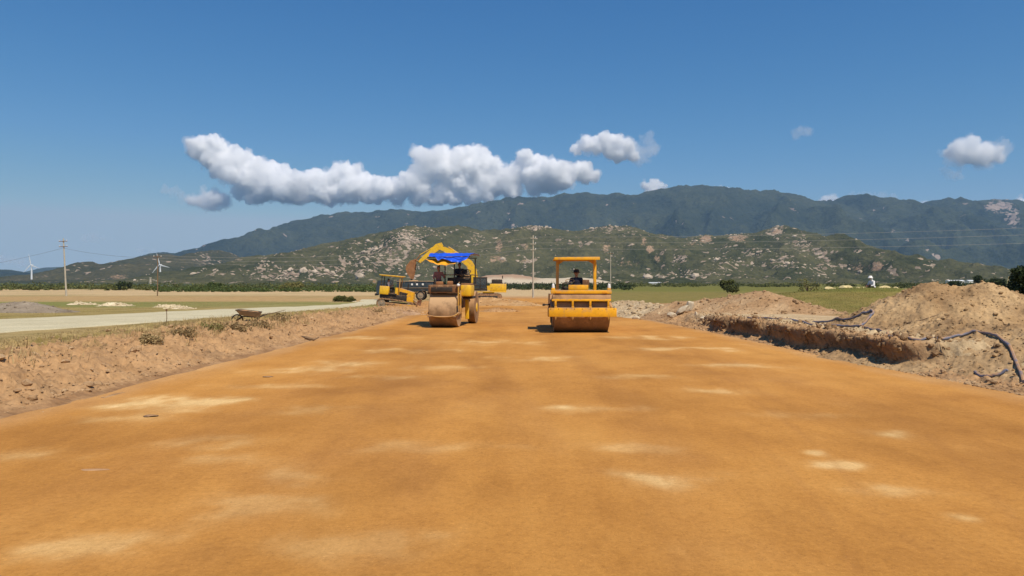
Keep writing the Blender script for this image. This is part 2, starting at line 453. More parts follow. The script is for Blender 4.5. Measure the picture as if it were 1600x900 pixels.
def ground_z(X, Y, detail=True):
    X = np.asarray(X, float); Y = np.asarray(Y, float)
    z = zbase(Y).astype(float)
    near = sstep(120, 60, Y)
    # left bank
    n1 = fbm(X * 0.5, Y * 0.5, 3, 5)
    d = (xl(Y) + 0.22 * fbm(X * 0 + 3.3, Y * 0.9, 4, 9)) - X
    L = sstep(0.0, 2.3, d + 0.35 * n1) ** 0.8
    L = np.where(d > 0, np.maximum(L, np.clip(d / 0.25, 0, 1) * 0.12), 0)
    z = z + L * rise_l(Y)
    # right bank: low apron, then an eroded cut face, then the bench
    e = X - (xr(Y) + 0.12 * fbm(X * 0 + 7.7, Y * 1.3, 4, 11))
    cut = 0.34 + 0.34 * fbm(X * 0 + 1.1, Y * 0.30, 3, 21) + 0.16 * fbm(X * 2.0, Y * 1.6, 4, 22, 0.55)
    ap = np.clip(e / 0.3, 0, 1) * 0.10
    steep = np.interp(Y, [0, 14.6, 16.2, 26, 32, 60], [2.4, 2.2, 0.26, 0.26, 0.9, 1.6])
    coll = np.clip(fbm(Y * 0 + 4.4, Y * 0.42, 3, 24) * 2.2 - 0.75, 0, 1) + np.clip(fbm(Y * 0 + 8.4, Y * 1.5, 3, 25) * 2.0 - 0.6, 0, 1) * 0.6
    steep = steep + 1.0 * np.clip(coll, 0, 1); cut = np.maximum(cut, 0.08) - 0.10 * np.clip(coll, 0, 1)
    C = sstep(0, 1, (e - cut) / steep)
    z = z + np.where(e > 0, np.clip(ap + C * 0.91, 0, 1.04) * rise_r(Y), 0)
    if detail:
        ml = np.where(d > 0, sstep(0.0, 0.6, d) * sstep(7.5, 2.5, d), 0)
        mr = np.where(e > 0, sstep(0.0, 0.4, e) * sstep(4.0, 1.2, e), 0)
        lump = fbm(X * 1.6, Y * 1.6, 5, 40, 0.6)
        clod = np.maximum(0, fbm(X * 5.5, Y * 5.5, 3, 47, 0.55) - 0.05)
        z = z + near * ml * (0.24 * lump + 0.36 * clod + 0.10 * np.maximum(0, fbm(X * 2.6, Y * 2.6, 3, 48))) + near * mr * (0.12 * lump + 0.24 * clod)
        far = np.where((d > 4) | (e > 1.5), 1.0, 0.0)
        z = z + far * (0.05 * fbm(X * 0.35, Y * 0.35, 4, 60) * sstep(4, 9, np.maximum(d, e * 1.5)))
        g = sstep(9, 16, -X) * sstep(20, 12, np.abs(Y - 55)) * 0
        z = z + g
    inside = (d < -0.3) & (e < -0.3)
    z = np.where(inside, z - 0.05, z)
    # grassy rise on the right with the field beyond it
    z = z + 1.15 * np.exp(-((X - 21.5) / 8.5) ** 2 - ((Y - 44) / 7.0) ** 2)
    return z

def gz(x, y, detail=True): return float(ground_z(np.array([x]), np.array([y]), detail)[0])

def ground_color(X, Y, Z):
    tan = np.array([0.42, 0.252, 0.122]); pale = np.array([0.52, 0.40, 0.235]); orange = np.array([0.44, 0.23, 0.085])
    green = np.array([0.150, 0.145, 0.030]); olive = np.array([0.21, 0.165, 0.048]); dry = np.array([0.40, 0.30, 0.13])
    darkg = np.array([0.055, 0.07, 0.022]); sand = np.array([0.50, 0.36, 0.19])
    row = HZ + (CH - Z) / np.maximum(Y, 1) * F
    wob = fbm(X * 0.10, Y * 0.05, 5, 70) * 1.0
    c = np.zeros(X.shape + (3,)) + tan
    def mix(c, col, f): return c * (1 - f[..., None]) + col * f[..., None]
    d = xl(Y) - X; e = X - xr(Y)
    # left
    gl = sstep(3.0, 4.5, d + 0.6 * wob)
    c = mix(c, dry, gl * 0.8)
    patch = sstep(0.0, 0.35, fbm(X * 0.35, Y * 0.35, 5, 75))
    c = mix(c, olive, gl * (0.25 + 0.65 * patch))
    patch2 = sstep(0.12, 0.4, fbm(X * 0.9, Y * 0.9, 4, 76)) * sstep(2.0, 3.0, d) * sstep(45, 20, Y)
    c = mix(c, olive, patch2 * 0.8)
    r = row + 2.0 * wob * sstep(450, 480, row)
    left = (X < -9)
    def band(a0, a1, col, s, c, soft=1.2):
        f = sstep(a0 - soft, a0 + soft, r) * sstep(a1 + soft, a1 - soft, r) * s * left
        return mix(c, col, f)
    c = band(480, 500, olive * 1.25, 0.55, c, 4)
    c = band(471.5, 480, np.array([0.17, 0.185, 0.045]), 0.9 * sstep(-25, -34, X + 4 * wob) * 0.25 + 0.65, c, 1.2)
    c = band(463, 471, np.array([0.42, 0.27, 0.12]), 0.8, c)
    c = band(452.5, 462, sand, 0.95, c)
    c = mix(c, np.array([0.30, 0.24, 0.10]), ((row > 452.5) & left) * sstep(0.05, 0.4, fbm(X * 0.06, Y * 0.03, 5, 80)) * 0.55)
    c = mix(c, darkg, left * sstep(452.5, 450.5, row + 0.8 * wob))
    fade = sstep(60, 40, Y)
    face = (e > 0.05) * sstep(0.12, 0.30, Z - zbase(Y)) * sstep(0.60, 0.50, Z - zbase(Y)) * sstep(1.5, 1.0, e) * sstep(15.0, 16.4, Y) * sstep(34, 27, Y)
    c = mix(c, np.array([0.15, 0.105, 0.065]), face * (0.55 + 0.5 * sstep(-0.3, 0.3, fbm(X * 2.2, Y * 1.2, 4, 97))))  # shade of the overhung cut painted into the soil colour
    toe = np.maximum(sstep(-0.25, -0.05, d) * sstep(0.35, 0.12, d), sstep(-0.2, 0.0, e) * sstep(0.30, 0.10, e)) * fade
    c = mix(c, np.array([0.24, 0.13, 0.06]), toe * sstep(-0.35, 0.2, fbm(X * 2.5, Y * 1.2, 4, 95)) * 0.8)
    blotch = sstep(0.12, 0.45, fbm(X * 0.9, Y * 0.7, 5, 96)) * ((d > 0.4) & (d < 5)) * fade  # random darker blotches on the left bank
    c = mix(c, np.array([0.27, 0.165, 0.085]), blotch * 0.65)
    # middle, beyond the road end
    mid = (X >= -9 - 0 * Y) & (e < 3 + np.clip(Y - 60, 0, 400) * 0.06)
    c = mix(c, orange, mid * sstep(40, 60, Y))
    c = mix(c, sand, mid * sstep(466, 461, row + wob))
    c = mix(c, darkg, mid * sstep(451, 449, row + 0.6 * wob))
    # right
    rg = (e > -0.2 + np.clip(Y - 60, 0, 400) * 0.06)
    c = mix(c, pale, rg * sstep(0.5, 1.0, e) * sstep(6.3, 4.6, e) * sstep(36, 31, Y) * (0.8 + 0.2 * wob))
    field = rg * sstep(5.0, 6.2, e + 0.8 * wob + np.clip((Y - 38) * 0.25, -1.0, 6))
    fc = olive[None] * 0 + olive
    c = mix(c, olive * 1.05, field)
    c = mix(c, green * 0.9, field * sstep(-0.2, 0.4, fbm(X * 0.4, Y * 0.4, 4, 90)) * 0.6)
    c = mix(c, green * 1.1, (e > 1.0 + np.clip(Y - 60, 0, 400) * 0.06) * sstep(458, 454, row + 1.2 * wob))
    strips = sstep(0.1, 0.5, np.sin(row * 3.3) + 0.4 * wob)
    c = mix(c, green * 0.72, (e > 1.0 + np.clip(Y - 60, 0, 400) * 0.06) * sstep(456, 452, row) * strips * 0.6)
    c = mix(c, darkg, (e > 1.0) * sstep(442.6, 441.8, row))
    return np.clip(c, 0.01, 1)

def spaced(a, b, f):
    out = [a]; x = a
    while x < b:
        x += f(x); out.append(x)
    return out
def shear_x(X, Y, Z):
    """the crest of the cut leans out over the road"""
    e = X - xr(Y); hgt = np.clip((Z - zbase(Y)) / np.maximum(rise_r(Y), .1), 0, 1.2)
    return 0.26 * sstep(0.25, 0.95, hgt) * sstep(0.1, 0.4, e) * sstep(2.3, 0.9, e) * sstep(15.2, 16.6, Y) * sstep(36, 28, Y) * (1 + 0.5 * fbm(Y * 0 + 2.2, Y * 0.7, 3, 23))
def build_ground():
    pos = spaced(5.6, 10.8, lambda x: 0.055)
    pos = pos[:-1] + spaced(10.8, 26, lambda x: 0.16)
    pos = pos[:-1] + spaced(26, 10500, lambda x: 0.16 + (x - 26) * 0.07)
    neg = spaced(5.0, 12.5, lambda x: 0.06)
    neg = neg[:-1] + spaced(12.5, 26, lambda x: 0.15)
    neg = neg[:-1] + spaced(26, 10500, lambda x: 0.16 + (x - 26) * 0.07)
    cen = list(np.arange(-4.5, 5.4, 0.5))
    xs = np.array([-v for v in neg[::-1]] + cen + pos)
    ys = np.array([-60, -40, -25, -15, -8, -3, 0, 2, 4, 5, 6] + spaced(6.5, 80, lambda y: max(0.06, 0.0068 * y)) + spaced(80.9, 11000, lambda y: 0.014 * y))
    X, Y = np.meshgrid(xs, ys)
    Z = ground_z(X, Y)
    X0_ = X; X = X - shear_x(X, Y, Z)
    nz = fbm(Y * 2.2 + 7, Z * 4.5, 4, 26, 0.6); e_ = X0_ - xr(Y)
    facem = sstep(0.10, 0.22, Z - zbase(Y)) * sstep(0.66, 0.5, Z - zbase(Y)) * sstep(0.05, 0.2, e_) * sstep(1.5, 1.1, e_) * sstep(15.2, 16.6, Y) * sstep(34, 27, Y)
    X = X + 0.24 * nz * facem
    me = np_mesh("ground", np.stack([X, Y, Z], -1).reshape(-1, 3), grid_faces(len(ys), len(xs)))
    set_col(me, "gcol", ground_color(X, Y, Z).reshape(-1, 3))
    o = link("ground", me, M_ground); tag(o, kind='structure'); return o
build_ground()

def build_road():
    xs = np.arange(-8.0, 10.01, 0.06)
    ys = np.array([-60, -30, -10, 0] + spaced(2, 118, lambda y: max(0.05, 0.009 * y)))
    X, Y = np.meshgrid(xs, ys)
    Z = zbase(Y) + 0.006 + 0.012 * fbm(X * 0.4, Y * 0.3, 3, 100)
    edge = np.minimum(X - (xl(Y) - 0.05), (xr(Y) + 0.05) - X)
    Z = Z - np.where(edge < 0, np.clip(-edge, 0, 0.5) * 0.5, 0)
    Z = np.where(Y > 105, Z - (Y - 105) * 0.01, Z)
    c = np.zeros(X.shape + (3,)) + np.array([0.478, 0.219, 0.045])
    def spot(px, py, rx, ry, col, s, c):
        yy = CH * F / (py - HZ); xx = (px - 800) / F * yy
        ryy = yy * ry / (py - HZ); rxx = rx / F * yy
        wx = fbm(X * 0.9 + px, Y * 0.7, 5, int(py), 0.6); wy = fbm(X * 0.9, Y * 0.7 + py, 5, int(px) + 5, 0.6)
        q = ((X - xx) / rxx + 2.2 * wx) ** 2 + ((Y - yy) / ryy + 2.2 * wy) ** 2 + 2.6 * fbm(X * 1.1 + px, Y * 0.8, 6, int(px), 0.65)
        f = np.exp(-np.clip(q, 0, 9) * 1.0) * min(s * 1.25, 1)
        return c * (1 - f[..., None]) + np.array(col) * f[..., None]
    P = (0.70, 0.46, 0.19)
    for a in [(290, 628, 75, 7, .9), (250, 640, 60, 7, .5), (540, 569, 40, 3, .7), (500, 578, 60, 4, .5), (880, 638, 30, 4, .8), (1045, 750, 60, 9, .75),
              (1390, 678, 24, 5, .8), (1300, 730, 40, 5, .6), (1285, 709, 12, 4, .6), (330, 690, 60, 8, .4), (460, 745, 60, 12, .4), (1150, 572, 50, 3, .6),
              (1000, 590, 50, 3, .5), (420, 605, 50, 3, .5), (640, 548, 60, 3, .45), (760, 535, 60, 2.5, .4), (1080, 545, 60, 2.5, .5), (420, 800, 80, 16, .35),
              (1500, 812, 22, 6, .5), (80, 710, 60, 8, .35), (150, 860, 100, 20, .4), (700, 700, 80, 8, .25), (1000, 528, 50, 2, .5), (560, 528, 50, 2, .5), (940, 640, 60, 4, .3), (200, 655, 60, 6, .3), (370, 720, 50, 8, .3), (610, 590, 40, 3, .4), (850, 560, 40, 3, .4), (1120, 612, 40, 4, .4), (1220, 650, 50, 5, .35), (720, 575, 50, 3, .35), (480, 640, 50, 5, .3), (1000, 700, 60, 7, .3), (1400, 770, 60, 9, .35), (600, 850, 120, 18, .25)]:
        c = spot(*a[:4], P, a[4], c)
    D = (0.36, 0.16, 0.04)
    for a in [(700, 620, 120, 25, .3), (950, 730, 90, 20, .28), (1480, 620, 90, 18, .28), (560, 720, 140, 30, .22), (1180, 590, 90, 12, .25), (620, 600, 80, 10, .25), (1250, 860, 160, 30, .2), (300, 740, 120, 20, .2)]:
        c = spot(*a[:4], D, a[4], c)
    # faint wheel ruts curving away
    for (x0, y0, x1, y1, wd) in [(0.2, 8, -1.6, 20, 0.16), (0.55, 8, -1.15, 20, 0.16), (1.9, 7, 1.2, 22, 0.25), (2.9, 5.5, 3.9, 14, 0.05), (4.4, 9, 3.2, 24, 0.2), (-2.2, 4, -2.6, 24, 0.5), (-4.0, 5, -4.0, 28, 0.4), (0.9, 3, 1.6, 12, 0.3), (5.2, 6, 4.6, 22, 0.45), (1.7, 3, 2.9, 9.5, 0.05), (3.2, 4, 5.8, 12, 0.07), (0.6, 3, 1.0, 7, 0.04), (-1.0, 3, -1.4, 10, 0.25)]:
        t = np.clip((Y - y0) / (y1 - y0), 0, 1); cx = x0 + (x1 - x0) * t + 0.3 * np.sin(t * 3)
        f = np.exp(-((X - cx) / wd) ** 2) * sstep(y0 - 1, y0 + 2, Y) * sstep(y1 + 2, y1 - 3, Y) * 0.45 * (0.6 + 0.6 * fbm(X * 0.5, Y * 0.8, 3, int(abs(x0) * 10)))
        c = c * (1 - f[..., None]) + np.array(D) * f[..., None]
    # the margins keep loose, paler soil
    m = sstep(1.0, 0.0, edge + 0.5 * fbm(X * 1.2, Y * 0.5, 4, 130))
    c = c * (1 - 0.5 * m[..., None]) + np.array([0.48, 0.28, 0.12]) * 0.5 * m[..., None]
    me = np_mesh("dirt_road", np.stack([X, Y, Z], -1).reshape(-1, 3), grid_faces(len(ys), len(xs)))
    set_col(me, "gcol", c.reshape(-1, 3))
    tag(link("dirt_road", me, M_road), kind='structure')
build_road()

def build_gravel():
    ys = np.array([-30, -10, 0, 8, 14] + list(np.arange(18, 95, 0.6)))
    a = np.interp(ys, [-30, 20, 27, 37, 51, 61, 75, 95], [-16.5, -14.6, -12.3, -12.0, -10.9, -11.4, -12.5, -14.5])
    b = np.interp(ys, [-30, 20, 28, 43, 60, 72, 95], [-24.5, -20.5, -19.8, -18.6, -14.4, -15.0, -19.5])
    K = 24
    t = np.linspace(0, 1, K)[None]
    w1 = 0.25 * fbm(ys * 0.5, ys * 0, 4, 140)[:, None]; w2 = 0.3 * fbm(ys * 0.4, ys * 0 + 9, 4, 141)[:, None]
    X = (b[:, None] + w2) * (1 - t) + (a[:, None] + w1) * t; Y = np.repeat(ys[:, None], K, 1)
    Z = ground_z(X, Y) + 0.035 - 0.12 * (np.abs(t - 0.5) > 0.49)
    me = np_mesh("gravel_road", np.stack([X, Y, Z], -1).reshape(-1, 3), grid_faces(len(ys), K)[:, ::-1])
    me.flip_normals()
    tag(link("gravel_road", me, M_gravel), kind='structure')
build_gravel()

# ------------------------------------------------------------------ rocks and clods as geometry
def rock_verts(rnd, sub=1):
    bm = bmesh.new(); bmesh.ops.create_icosphere(bm, subdivisions=sub, radius=1)
    off = [Vector((rnd.gauss(0, 1), rnd.gauss(0, 1), rnd.gauss(0, 1))).normalized() for _ in range(7)]
    lv = [rnd.uniform(0.55, 0.95) for _ in off]
    for v in bm.verts:
        for o, q in zip(off, lv):
            dd = v.co.dot(o)
            if dd > q: v.co -= o * (dd - q)
        v.co *= rnd.uniform(0.92, 1.08)
    co = np.array([v.co[:] for v in bm.verts]); bm.verts.index_update()
    fa = np.array([[v.index for v in f.verts] for f in bm.faces]); bm.free()
    return co, fa
_rr = random.Random(4)
ROCKS = [rock_verts(_rr, 1) for _ in range(10)]
ROCKS2 = [rock_verts(_rr, 2) for _ in range(8)]

def scatter_rocks(pts, sizes, seed, squash=0.7, kinds=None):
    rng = np.random.default_rng(seed); C = []; Fc = []; base = 0
    kinds = kinds or ROCKS
    for p, s in zip(pts, sizes):
        co, fa = kinds[rng.integers(len(kinds))]
        q = Euler(rng.uniform(0, 6.28, 3)).to_matrix()
        c = co @ np.array(q).T * s * np.array([1, rng.uniform(0.7, 1.1), squash * rng.uniform(0.7, 1.2)])
        C.append(c + p); Fc.append(fa + base); base += len(co)
    return np.concatenate(C), np.concatenate(Fc)

def clods(name, label, n, xf, yf, size, seed, mat):
    rng = np.random.default_rng(seed)
    Y = yf(rng.random(n)); X = xf(rng.random(n), Y); s = size[0] * (1 + rng.pareto(2.2, n) * 0.6); s = np.minimum(s, size[1])
    Z = ground_z(X, Y) + s * 0.15
    co, fa = scatter_rocks(np.stack([X, Y, Z], 1), s, seed)
    me = np_mesh(name, co, fa, smooth=False)
    return tag(link(name, me, mat), label, "earth clods", kind='stuff')
clods("soil_clods", "crumbled earth clods lying along the left road bank", 5200,
      lambda u, Y: xl(Y) - 0.15 - 4.5 * u ** 1.3, lambda u: 9 + 40 * u ** 1.5, (0.018, 0.11), 1, M_clod)
clods("soil_clods", "crumbled earth clods fallen from the right cut bank", 4500,
      lambda u, Y: xr(Y) - 0.05 + 2.0 * u ** 2.4, lambda u: 10.5 + 35 * u ** 1.3, (0.016, 0.085), 2, M_clod)
clods("road_grit", "tiny crumbs and pebbles strewn over the road nearest the camera", 5000,
      lambda u, Y: (u - 0.5) * 1.5 * Y, lambda u: 3.2 + 8 * u ** 1.5, (0.004, 0.016), 33, M_clod)
clods("road_grit", "small loose crumbs of red earth on the rolled road", 900,
      lambda u, Y: xl(Y) + 0.1 + (xr(Y) - xl(Y) - .2) * np.where(u < .5, u ** 2.2, 1 - (1 - u) ** 2.2), lambda u: 3.5 + 40 * u ** 1.5, (0.006, 0.03), 3, M_clod)

# ------------------------------------------------------------------ heaps
def heap(name, label, crest, slope, pad, sp, seed, col, col2, cat="dirt pile", n_clods=0, csize=(0.02, 0.12), lump=0.07, group=None, flat=0.0):
    """a pile whose crest is a polyline of (x, y, z); sides fall at the angle of repose"""
    lines = crest if isinstance(crest[0], list) else [crest]
    cr = np.array([q for ln in lines for q in ln], float)
    lines = [np.array(ln, float) for ln in lines]
    x0, x1 = cr[:, 0].min() - pad, cr[:, 0].max() + pad; y0, y1 = cr[:, 1].min() - pad, cr[:, 1].max() + pad
    xs = np.arange(x0, x1, sp); ys = np.arange(y0, y1, sp)
    X, Y = np.meshgrid(xs, ys)
    def hz(X, Y):
        best = np.full(X.shape, -9.0)
        Xw = X + 0.18 * fbm(X * 0.9, Y * 0.9, 4, seed); Yw = Y + 0.18 * fbm(X * 0.9 + 5, Y * 0.9, 4, seed + 3)
        for si, (a, b) in [(k, (ln[i], ln[i + 1])) for k, ln in enumerate(lines) for i in range(len(ln) - 1)]:
            sl = slope if si == 0 else slope * 0.72
            dv = b[:2] - a[:2]; L2 = max((dv ** 2).sum(), 1e-9)
            t = np.clip(((Xw - a[0]) * dv[0] + (Yw - a[1]) * dv[1]) / L2, 0, 1)
            dist = np.hypot(Xw - a[0] - t * dv[0], Yw - a[1] - t * dv[1])
            h = a[2] + (b[2] - a[2]) * t - sl * (np.sqrt(dist ** 2 + 0.12) - 0.3)
            best = np.maximum(best, h)
        g = ground_z(X, Y, False)
        hh = best + lump * fbm(X * 1.3, Y * 1.3, 5, seed + 7, 0.6) + lump * 0.9 * np.maximum(0, fbm(X * 5, Y * 5, 3, seed + 9, .6)) - lump * 0.5 * np.maximum(0, fbm(X * 2.2, Y * 2.2, 3, seed + 19, .6))
        # concave toe
        dlt = hh - g
        dlt = np.where(dlt < 0.25, 0.25 - (0.25 - dlt) * 0.55, dlt)
        return g + dlt - 0.13
    Z = hz(X, Y)
    Z = np.maximum(Z, ground_z(X, Y, False) - 0.35)
    fa = grid_faces(len(ys), len(xs))
    co = np.stack([X, Y, Z], -1).reshape(-1, 3)
    gr = (ground_z(X, Y, True)).reshape(-1)
    keep = (co[:, 2] > gr - 0.12)
    fa = fa[keep[fa].any(1)]
    used = np.unique(fa); mp = np.full(len(co), -1); mp[used] = np.arange(len(used)); co = co[used]; fa = mp[fa]
    f = sstep(-0.3, 0.4, fbm(co[:, 0] * 0.8, co[:, 1] * 0.8, 5, seed + 20))[:, None]
    c = np.array(col) * (1 - f) + np.array(col2) * f
    tris = np.concatenate([fa[:, [0, 1, 2]], fa[:, [0, 2, 3]]])
    ns = len(tris)
    if n_clods:
        rng = np.random.default_rng(seed)
        px = rng.uniform(x0, x1, n_clods * 2); py = rng.uniform(y0, y1, n_clods * 2); pz = hz(px, py)
        ok = pz > ground_z(px, py, True) - 0.02
        px, py, pz = px[ok][:n_clods], py[ok][:n_clods], pz[ok][:n_clods]
        s = np.minimum(csize[0] * (1 + rng.pareto(2.0, len(px)) * 0.7), csize[1])
        rc, rf = scatter_rocks(np.stack([px, py, pz + s * 0.2], 1), s, seed)
        tris = np.concatenate([tris, rf + len(co)])
        k = rng.uniform(0.75, 1.15, len(rc) // 1)[:, None]
        c = np.concatenate([c, (np.array(col) + np.array(col2)) / 2 * np.ones((len(rc), 3)) * k])
        co = np.concatenate([co, rc])
    me = np_mesh(name, co, tris, smooth=True)
    sm = np.ones(len(tris), bool); sm[ns:] = False
    me.polygons.foreach_set("use_smooth", sm)
    set_col(me, "gcol", c)
    o = link(name, me, M_heap)
    return tag(o, label, cat, group), hz

def face_clods():
    rng = np.random.default_rng(77); n = 9000
    Y = 15.6 + 17 * rng.random(n) ** 1.2; X = xr(Y) + 0.02 + 1.3 * rng.random(n)
    Z = ground_z(X, Y); sl = np.abs(ground_z(X + 0.05, Y) - Z) / 0.05
    k = (sl > 0.7) & (rng.random(n) < 0.8); X, Y, Z = X[k], Y[k], Z[k]
    patch = fbm(Y * 0.8, X * 0.8, 3, 78) + 0.35 * rng.random(len(X)) > 0.02
    X, Y, Z = X[patch], Y[patch], Z[patch]
    s_ = np.minimum(0.020 * (1 + rng.pareto(2.0, len(X)) * 0.8), 0.10)
    co, fa = scatter_rocks(np.stack([X - shear_x(X, Y, Z), Y, Z], 1), s_, 79, 0.9)
    tag(link("face_clods", np_mesh("face_clods", co, fa, smooth=False), M_clod2), "broken earth lumps jutting from the face of the right cut bank", "earth clods", kind='stuff')
M_clod2 = soil_mat("dark_clod_soil", col=(0.30, 0.19, 0.10), dark=(0.20, 0.12, 0.06), lite=(0.42, 0.29, 0.16))  # darker soil tone for the lumps set in the cut
face_clods()
T1, T2 = (0.31, 0.197, 0.098), (0.43, 0.29, 0.15)
big_heap, big_hz = heap("dirt_pile", "tallest sandy dirt pile at the right edge of the road with a hose across it",
     [[(10.6, 21.2, 1.30), (11.1, 21.0, 1.70), (11.75, 20.8, 2.02), (12.4, 20.8, 1.92), (13.2, 20.6, 2.03), (13.75, 20.4, 1.75), (14.6, 20.0, 1.40), (16.5, 19, 1.1)],
      [(10.7, 18.6, 1.18), (10.7, 16.8, 1.08), (11.2, 15.2, 1.08), (12.0, 13.6, 1.05), (13.0, 12.0, 0.95)]],
     0.60, 3.9, 0.045, 200, T1, T2, n_clods=6500, csize=(0.014, 0.085), lump=0.16)
heap("dirt_pile", "long low reddish dirt pile behind the pale bench right of the two road rollers",
     [(8.7, 38.6, 1.02), (9.9, 37.6, 1.15), (11.0, 36.6, 1.38), (12.0, 35.6, 1.66), (12.8, 34.6, 1.35), (13.8, 33.4, 0.95)], 0.45, 2.9, 0.07, 220,
     (0.35, 0.215, 0.11), (0.43, 0.29, 0.16), n_clods=1100, csize=(0.025, 0.12), lump=0.09)
heap("dirt_pile", "pale rubble pile at the road edge just right of the drum roller",
     [(6.7, 45, 0.95), (7.6, 42, 0.85), (8.1, 39, 0.75)], 0.42, 2.6, 0.08, 240, (0.43, 0.31, 0.18), (0.54, 0.42, 0.26), n_clods=900, csize=(0.03, 0.18), lump=0.1)
heap("dirt_pile", "small orange dirt pile in the road between the two rollers", [(-1.0, 48, 0.38), (-0.2, 48, 0.28)], 0.35, 1.8, 0.1, 250,
     (0.40, 0.22, 0.09), (0.50, 0.29, 0.13), n_clods=200, csize=(0.03, 0.1), lump=0.05)
heap("dirt_pile", "wide orange dirt pile below the yellow excavator", [(-4.5, 66, 0.55), (-2.2, 64, 0.75), (0.2, 62, 0.55), (1.8, 60, 0.3)], 0.30, 3.5, 0.12, 260,
     (0.42, 0.235, 0.095), (0.50, 0.31, 0.145), n_clods=500, csize=(0.03, 0.14), lump=0.08)
heap("dirt_pile", "trampled dirt pile in front of the small bulldozer tracks", [(-9.2, 50, 0.28), (-7.6, 47, 0.33), (-6.5, 43.5, 0.30)], 0.25, 2.2, 0.08, 270,
     (0.42, 0.255, 0.14), (0.50, 0.33, 0.19), n_clods=500, csize=(0.03, 0.14), lump=0.09)
heap("gravel_pile", "low grey gravel pile beyond the gravel road at the left edge", [(-27.5, 40.5, 0.95), (-26.3, 40, 1.0), (-25.4, 39.5, 0.85)], 0.33, 2.6, 0.1, 280,
     (0.22, 0.175, 0.125), (0.30, 0.245, 0.18), cat="gravel pile", n_clods=250, csize=(0.02, 0.08), lump=0.04)
for (x, y, z, sd) in [(-21.5, 48, 0.62, 281), (-24, 52, 0.7, 282), (-30, 56, 0.75, 283), (-15.5, 75, 0.25, 284), (-36, 62, 0.6, 285)]:
    lab = {281: "cream rubble pile beyond the gravel road, in line with the marker stake", 282: "cream rubble pile left of the marker stake beyond the gravel road",
           283: "cream rubble pile under the leaning concrete pole", 284: "low sandy pile on the verge above the wheelbarrow", 285: "cream rubble pile between the grey gravel pile and the far scrub"}[sd]
    heap("rubble_pile", lab, [(x - 0.35, y, z - 0.22), (x + .35, y + .1, z - 0.28)], 0.5, 1.0, 0.1, sd, (0.52, 0.42, 0.26), (0.66, 0.56, 0.38), cat="rubble pile", n_clods=120, csize=(0.03, 0.14), lump=0.07)

# ------------------------------------------------------------------ mountains
def rng_mesh(name, prof, Dc, front, back, sp, seed, mat, spur=0.35, freq=None, spots=(), rockbase=0.0, px_pad=0, zfoot=-3.0, rough=0.04, extra=None):
    prof = sorted(prof); pxs = [p[0] for p in prof]; pys = [p[1] for p in prof]
    X0 = (pxs[0] - 800) / F * Dc; X1 = (pxs[-1] - 800) / F * Dc
    xs = np.arange(X0, X1 + sp, sp); nv = int(front / sp); nb = int(back / (sp * 2))
    v = np.concatenate([np.linspace(0, 1, nv), 1 + np.linspace(0, 1, nb + 1)[1:]])
    Xg, Vg = np.meshgrid(xs, v)
    fr = freq or 4.0 / front
    wander = 0.10 * front * fbm(Xg * fr * 0.5, Xg * 0 + seed, 3, seed)
    Yg = np.where(Vg <= 1, Dc - front * (1 - Vg), Dc + back * (Vg - 1)) + wander * np.clip(1 - np.abs(Vg - 1), 0, 1) * 0
    Pz = np.interp(800 + Xg / Dc * F, pxs, pys); P = CH + (HZ - Pz) / F * Dc - zfoot
    P = np.maximum(P, 0)
    warp = front * 0.12 * fbm(Xg * fr * 0.8, Yg * fr * 0.8, 3, seed + 5)
    s = np.where(Vg <= 1, sstep(-0.25, 1.02, Vg) * 1.0, 1 - 0.8 * sstep(0, 1.2, Vg - 1))
    s0 = float(sstep(-0.25, 1.02, 0)); s = np.where(Vg <= 1, (s - s0) / (float(sstep(-.25, 1.02, 1)) - s0), s)
    rd = ridged((Xg + warp) * fr, Yg * fr * 0.45, 5, seed + 11)
    b = np.clip(4 * s * (1 - s), 0, 1) ** 0.8
    h = P * (s - spur * b * (1.0 - rd) * 2.0 + 0.10 * b * fbm(Xg * fr * 2.4, Yg * fr * 2.4, 4, seed + 13))
    h = h + P * rough * fbm(Xg * fr * 9, Yg * fr * 9, 4, seed + 15) * np.clip(s * 3, 0, 1) * np.where(np.abs(Vg - 1) < 0.04, 0.35, 1)
    Z = zfoot + np.maximum(h, -2)
    Z = np.where(Vg < 1e-6, zfoot - 5, Z)
    co = np.stack([Xg, Yg, Z], -1).reshape(-1, 3)
    px = 800 + co[:, 0] / co[:, 1] * F; py = HZ - (co[:, 2] - CH) / co[:, 1] * F
    rock = np.zeros((len(co), 3))
    cl = fbm(co[:, 0] * fr * 4, co[:, 1] * fr * 4, 4, seed + 30)
    rock[:, 0] = rockbase * sstep(0.0, 0.5, cl) * 2
    for sx, sy, rx, ry, amt, ch in spots:
        q = ((px - sx) / rx) ** 2 + ((py - sy) / ry) ** 2 + 0.8 * cl
        rock[:, ch] = np.maximum(rock[:, ch], amt * np.exp(-np.clip(q, 0, 20) ** 1.5))
    if extra is not None: extra(co, px, py, rock)
    fa = grid_faces(len(v), len(xs))
    me = np_mesh(name, co, fa)
    set_col(me, "rock", rock)
    o = link(name, me, mat); tag(o, kind='structure')
    return co, rock, px, py

M_hillnear = hill_mat("rocky_hill", (0.050, 0.057, 0.027), (0.120, 0.112, 0.056), True, 10.0, veg=0.02, bdist=7)
M_hillmid = hill_mat("brown_hill", (0.05, 0.055, 0.028), (0.095, 0.085, 0.045), True, 12.0, veg=0.015, bdist=9)
M_mount = hill_mat("forest_mountain", (0.026, 0.036, 0.024), (0.062, 0.070, 0.038), True, 40.0, ((0.25, 0.19, 0.15), (0.36, 0.28, 0.23)), veg=0.006, bdist=25)

